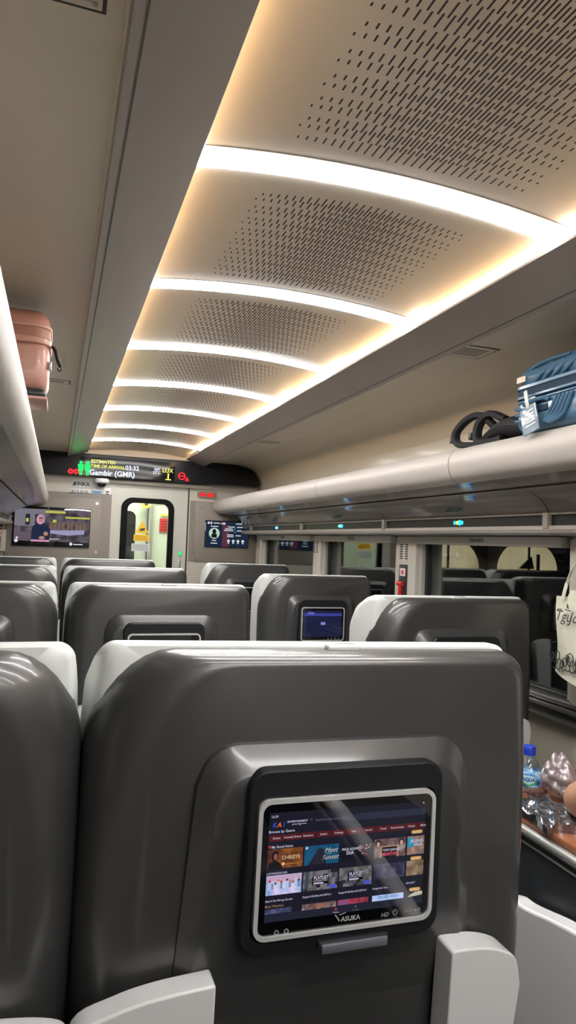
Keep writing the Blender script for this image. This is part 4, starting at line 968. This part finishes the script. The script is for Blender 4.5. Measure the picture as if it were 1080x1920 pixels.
b = B(METAL); b.tube([(1.68, 1.78, -.02 + .055), (1.67, 1.78, .028)], .006, 8); b.tube(catmull([(1.71, 1.78, .040), (1.675, 1.78, .040), (1.664, 1.78, .028), (1.672, 1.78, .018)], 4), .005, 8)
tag(b.out('coat_hook'), 'small metal hook carrying the tote bag on the window pillar', 'hook')

# ================================================================== LUGGAGE
BL = pm('suitcase_blue', (.045, .12, .21), rough=.38, coat=.25, noise=.05, nscale=20); BLD = pm('suitcase_blue_dark', (.010, .028, .055), rough=.6, spec=.15)
t = thing('blue_suitcase', 'blue ribbed hard-shell suitcase on the right luggage rack', 'suitcase', (1.345, 1.80, .366))
Wd, Ln, Ht = .38, .55, .215     # into the rack (+x), towards the camera (-y), up
b = B(BL); b.box(0, Wd, -Ln, 0, 0, .12, r=.035, seg=5); b.out('lower_shell', t)
b = B(BL); b.box(0.002, Wd, -Ln+.002, -.002, .125, Ht, r=.045, seg=5)
b.out('upper_shell', t)
b = B(BL); 
for z in (.108, .116, .136, .144): b.prism_ = None
def belt(b, z, h, o):
    P = rr(-o, Wd + o, -Ln - o, o, .04, 6); b.loft([[(x, y, z) for x, y in P], [(x, y, z + h) for x, y in P]])
belt(b, .104, .009, .0045); belt(b, .134, .012, .0045); belt(b, .092, .006, .003)
b.out('zip_rim', t, bevel=.002)
b = B(BLD); belt(b, .113, .021, .001); o = b.out('zip_band', t)
b = B(BL)
for k in range(5):
    d_ = .016*k
    b.tube(catmull([(-.002, -.20 - d_, .088), (-.004, -.19 - d_, .072), (-.004, -.17 - d_*.9, .045 - d_*.25), (-.002, -.145 - d_*.4, .020 - d_*.10)], 4), .0055, 8)
for k in range(5): b.tube(catmull([(.012 + .02*k, -.235, .203 + .006*min(k, 1)), (.004 + .02*k, -.16, .203 + .006*min(k, 1)), (.004 + .02*k, -.10, .198 + .01*min(k, 1)), (.02 + .02*k, -.02, .19 + .01*min(k, 1))], 4), .005, 8)
for k in range(4): b.tube(catmull([(-.001, -.10 - .04*k, .150), (.001, -.13 - .04*k, .168), (.012, -.17 - .04*k, .195)], 4), .0045, 8)
for k in range(3): b.tube(catmull([(-.003, -.015, .075 - .018*k), (-.004, -.04, .070 - .018*k), (-.003, -.065, .060 - .016*k)], 4), .005, 8)
b.out('ribs', t)
b = B(BLD); b.box(-.006, .004, -.165, -.06, .052, .072, r=.004); b.m(BL); b.tube(catmull([(-.006, -.06, .082), (-.012, -.08, .086), (-.012, -.15, .088), (-.006, -.17, .080)], 4), .007, 8); b.m(METAL).box(-.009, -.003, -.185, -.17, .055, .075, r=.002); b.out('handle', t)
b = B(pm('sticker_beige', (.65, .55, .48), rough=.5)); b.box(-.002, .001, -.055, -.015, .158, .176, M=None); b.out('shell_sticker', t, smooth=False)
b = B(pm('paper_white', (.62, .64, .62), rough=.5)); b.box(-.012, -.010, -.115, -.075, .062, .100, r=.003)
b.out('paper_label', t, smooth=False)
TAG = pm('clear_tag', (.35, .45, .55), rough=.12, trans=.2, alpha=.7, spec=.8)
b = B(TAG); MT = Matrix.Translation((-.018, -.098, .04)) @ Matrix.Rotation(math.radians(-14), 4, 'X')
b.box(-.002, .002, -.036, .036, -.052, .032, r=.004, M=MT); b.m(pm('tag_strap', (.6, .65, .65), rough=.2, alpha=.85)).box(-.002, .002, -.008, .008, .025, .085, r=.003, M=MT)
for k in range(5): b.m(pm('tag_print', (.7, .75, .8), rough=.5)).box(-.0026, -.002, -.026, .02 - .006*(k % 2), -.03 + k*.011, -.026 + k*.011, M=MT)
b.out('luggage_tag', t)

t = thing('backpack', 'black backpack with looped shoulder straps lying beside the blue suitcase', 'backpack', (1.40, 1.98, .366))
BF = pm('black_fabric', (.010, .010, .013), rough=.8, bump=.2, nscale=80)
b = B(BF); L = []
for k in range(11):
    a = k/10; r = .055*math.sin(PI*min(1, a*1.15 + .06))**.5 if a < .9 else .02
    yk = .045 - .30*a
    L.append([(.10 + .12*math.cos(2*PI*q/18), yk + .006*math.sin(3*q), r*.9 + r*.9*math.sin(2*PI*q/18)*(1 + .08*math.sin(5*q))) for q in range(18)])
b.loft(L); b.out('pack_body', t)
def band(pts, wdt, th, mat, name, wdir):
    b = B(mat); P = catmull(pts, 6); wv = Vector(wdir).normalized(); L = []
    for i, p in enumerate(P):
        tg = (P[min(i+1, len(P)-1)] - P[max(i-1, 0)]).normalized(); nn_ = tg.cross(wv).normalized()
        L.append([p + wv*wdt*a + nn_*th*c for a, c in ((-.5, -.3), (-.3, -.5), (.3, -.5), (.5, -.3), (.5, .3), (.3, .5), (-.3, .5), (-.5, .3))])
    b.loft(L); return b.out(name, t, angle=50)
wd = (.75, .35, .1)
band([(.02, .02, .062), (-.005, .07, .108), (-.02, .135, .098), (-.03, .185, .058), (-.03, .172, .018), (-.02, .11, .006), (0, .05, .006)],   .040, .022, BF, 'shoulder_strap', wd)
band([(.02, -.04, .078), (.0, .02, .105), (-.01, .068, .078), (-.015, .075, .030), (-.01, .055, .010), (.0, .0, .008), (.0, -.05, .010)], .042, .024, BF, 'shoulder_strap', wd)
b = B(BLACKP); b.box(-.05, -.02, .180, .20, .02, .05, r=.004); b.out('buckle', t); b = B(BLACKP); b.box(-.04, -.012, .075, .095, .02, .045, r=.004); b.out('buckle', t)

PK = pm('suitcase_pink', (.50, .255, .205), rough=.42, coat=.2); PKD = pm('suitcase_pink_dark', (.33, .14, .10), rough=.5)
t = thing('pink_suitcase', 'salmon pink hard-shell suitcase on the left luggage rack', 'suitcase', (-.045, 2.06, .384))
Wd2, Ln2 = .42, .20
def belt2(b, z, h, o): 
    P = rr(-Wd2 - o, o, -o, Ln2 + o, .05, 6); b.loft([[(x, y, z) for x, y in P], [(x, y, z + h) for x, y in P]])
b = B(PK); b.box(-Wd2, 0, 0, Ln2, .025, .175, r=.038, seg=5); b.out('lower_shell', t)
b = B(PK); b.box(-Wd2, -.002, .002, Ln2, .178, .262, r=.042, seg=5); b.out('upper_shell', t)
b = B(PK); belt2(b, .158, .020, .004); belt2(b, .204, .012, .004); b.out('zip_rim', t, bevel=.004)
b = B(PKD); belt2(b, .178, .026, .0015); b.out('zip_band', t)
b = B(DARK); b.box(-Wd2 + .01, -.004, .004, Ln2, .002, .03, r=.012, seg=3); b.out('base_band', t)
b = B(PK); b.box(-.075, -.055, -.006, .01, .004, .024, r=.003); b.box(-Wd2 + .0, 0.0, .002, Ln2, -.002, .007, r=.003); b.out('base_rim', t)
b = B(BLACKP); b.tube(catmull([(.004, .05, .165), (.014, .03, .150), (.022, .02, .12), (.030, .01, .100)], 4), .005, 8); b.tube(catmull([(.030, .01, .100), (.034, .008, .090), (.028, .008, .086), (.024, .01, .094)], 4), .002, 6); b.out('strap', t)
b = B(METAL); b.box(.001, .007, .02, .05, .09, .115, r=.003); b.out('lock', t)

# ================================================================== OUTSIDE: station wall with lit arches
t = thing('station_building', 'dark station building outside with pale yellow lit arches', 'building', (0, 0, -C))
b = B(pm('station_wall', (.015, .016, .02), rough=.9)); b.box(5, 22, 12.06, 12.4, -1, 4.5); b.out('wall', t, smooth=False)
AR = thumb('arch_lit', [(.30, .24, .12), (.50, .42, .24), (.62, .54, .33)], 1.2, .7, 'noise')
for k in range(6):
    x = 9.42 + (k - 1)*1.95
    b = B(AR); P = [(x + .74*math.cos(a*PI/20), C - .38 + .62*math.sin(a*PI/20)) for a in range(21)]; b.prism(P, 12.0, 12.05)
    b.m(DARK).box(x - .02, x + .02, 11.97, 12.0, C - .38, C + .24)
    if k == 1: b.prism([(x - .25, C - .36), (x + .05, C - .10), (x + .12, C - .36)], 11.96, 12.0); b.box(x + .2, x + .26, 11.96, 12.0, C - .38, C - .05)
    b.out('lit_arch', t, smooth=False)
b = B(pm('platform', (.05, .05, .05), rough=.9)); b.box(3.2, 22, -6, 12, -C - .1, -C + .05)
tag(b.out('platform', smooth=False), 'dark station platform outside the windows', 'platform', kind='structure')

# ------------------------------------------------------------------ lift everything so that the floor is at z = 0
for o in list(bpy.data.objects):
    if o.parent is None and o is not cam: o.location.z += C
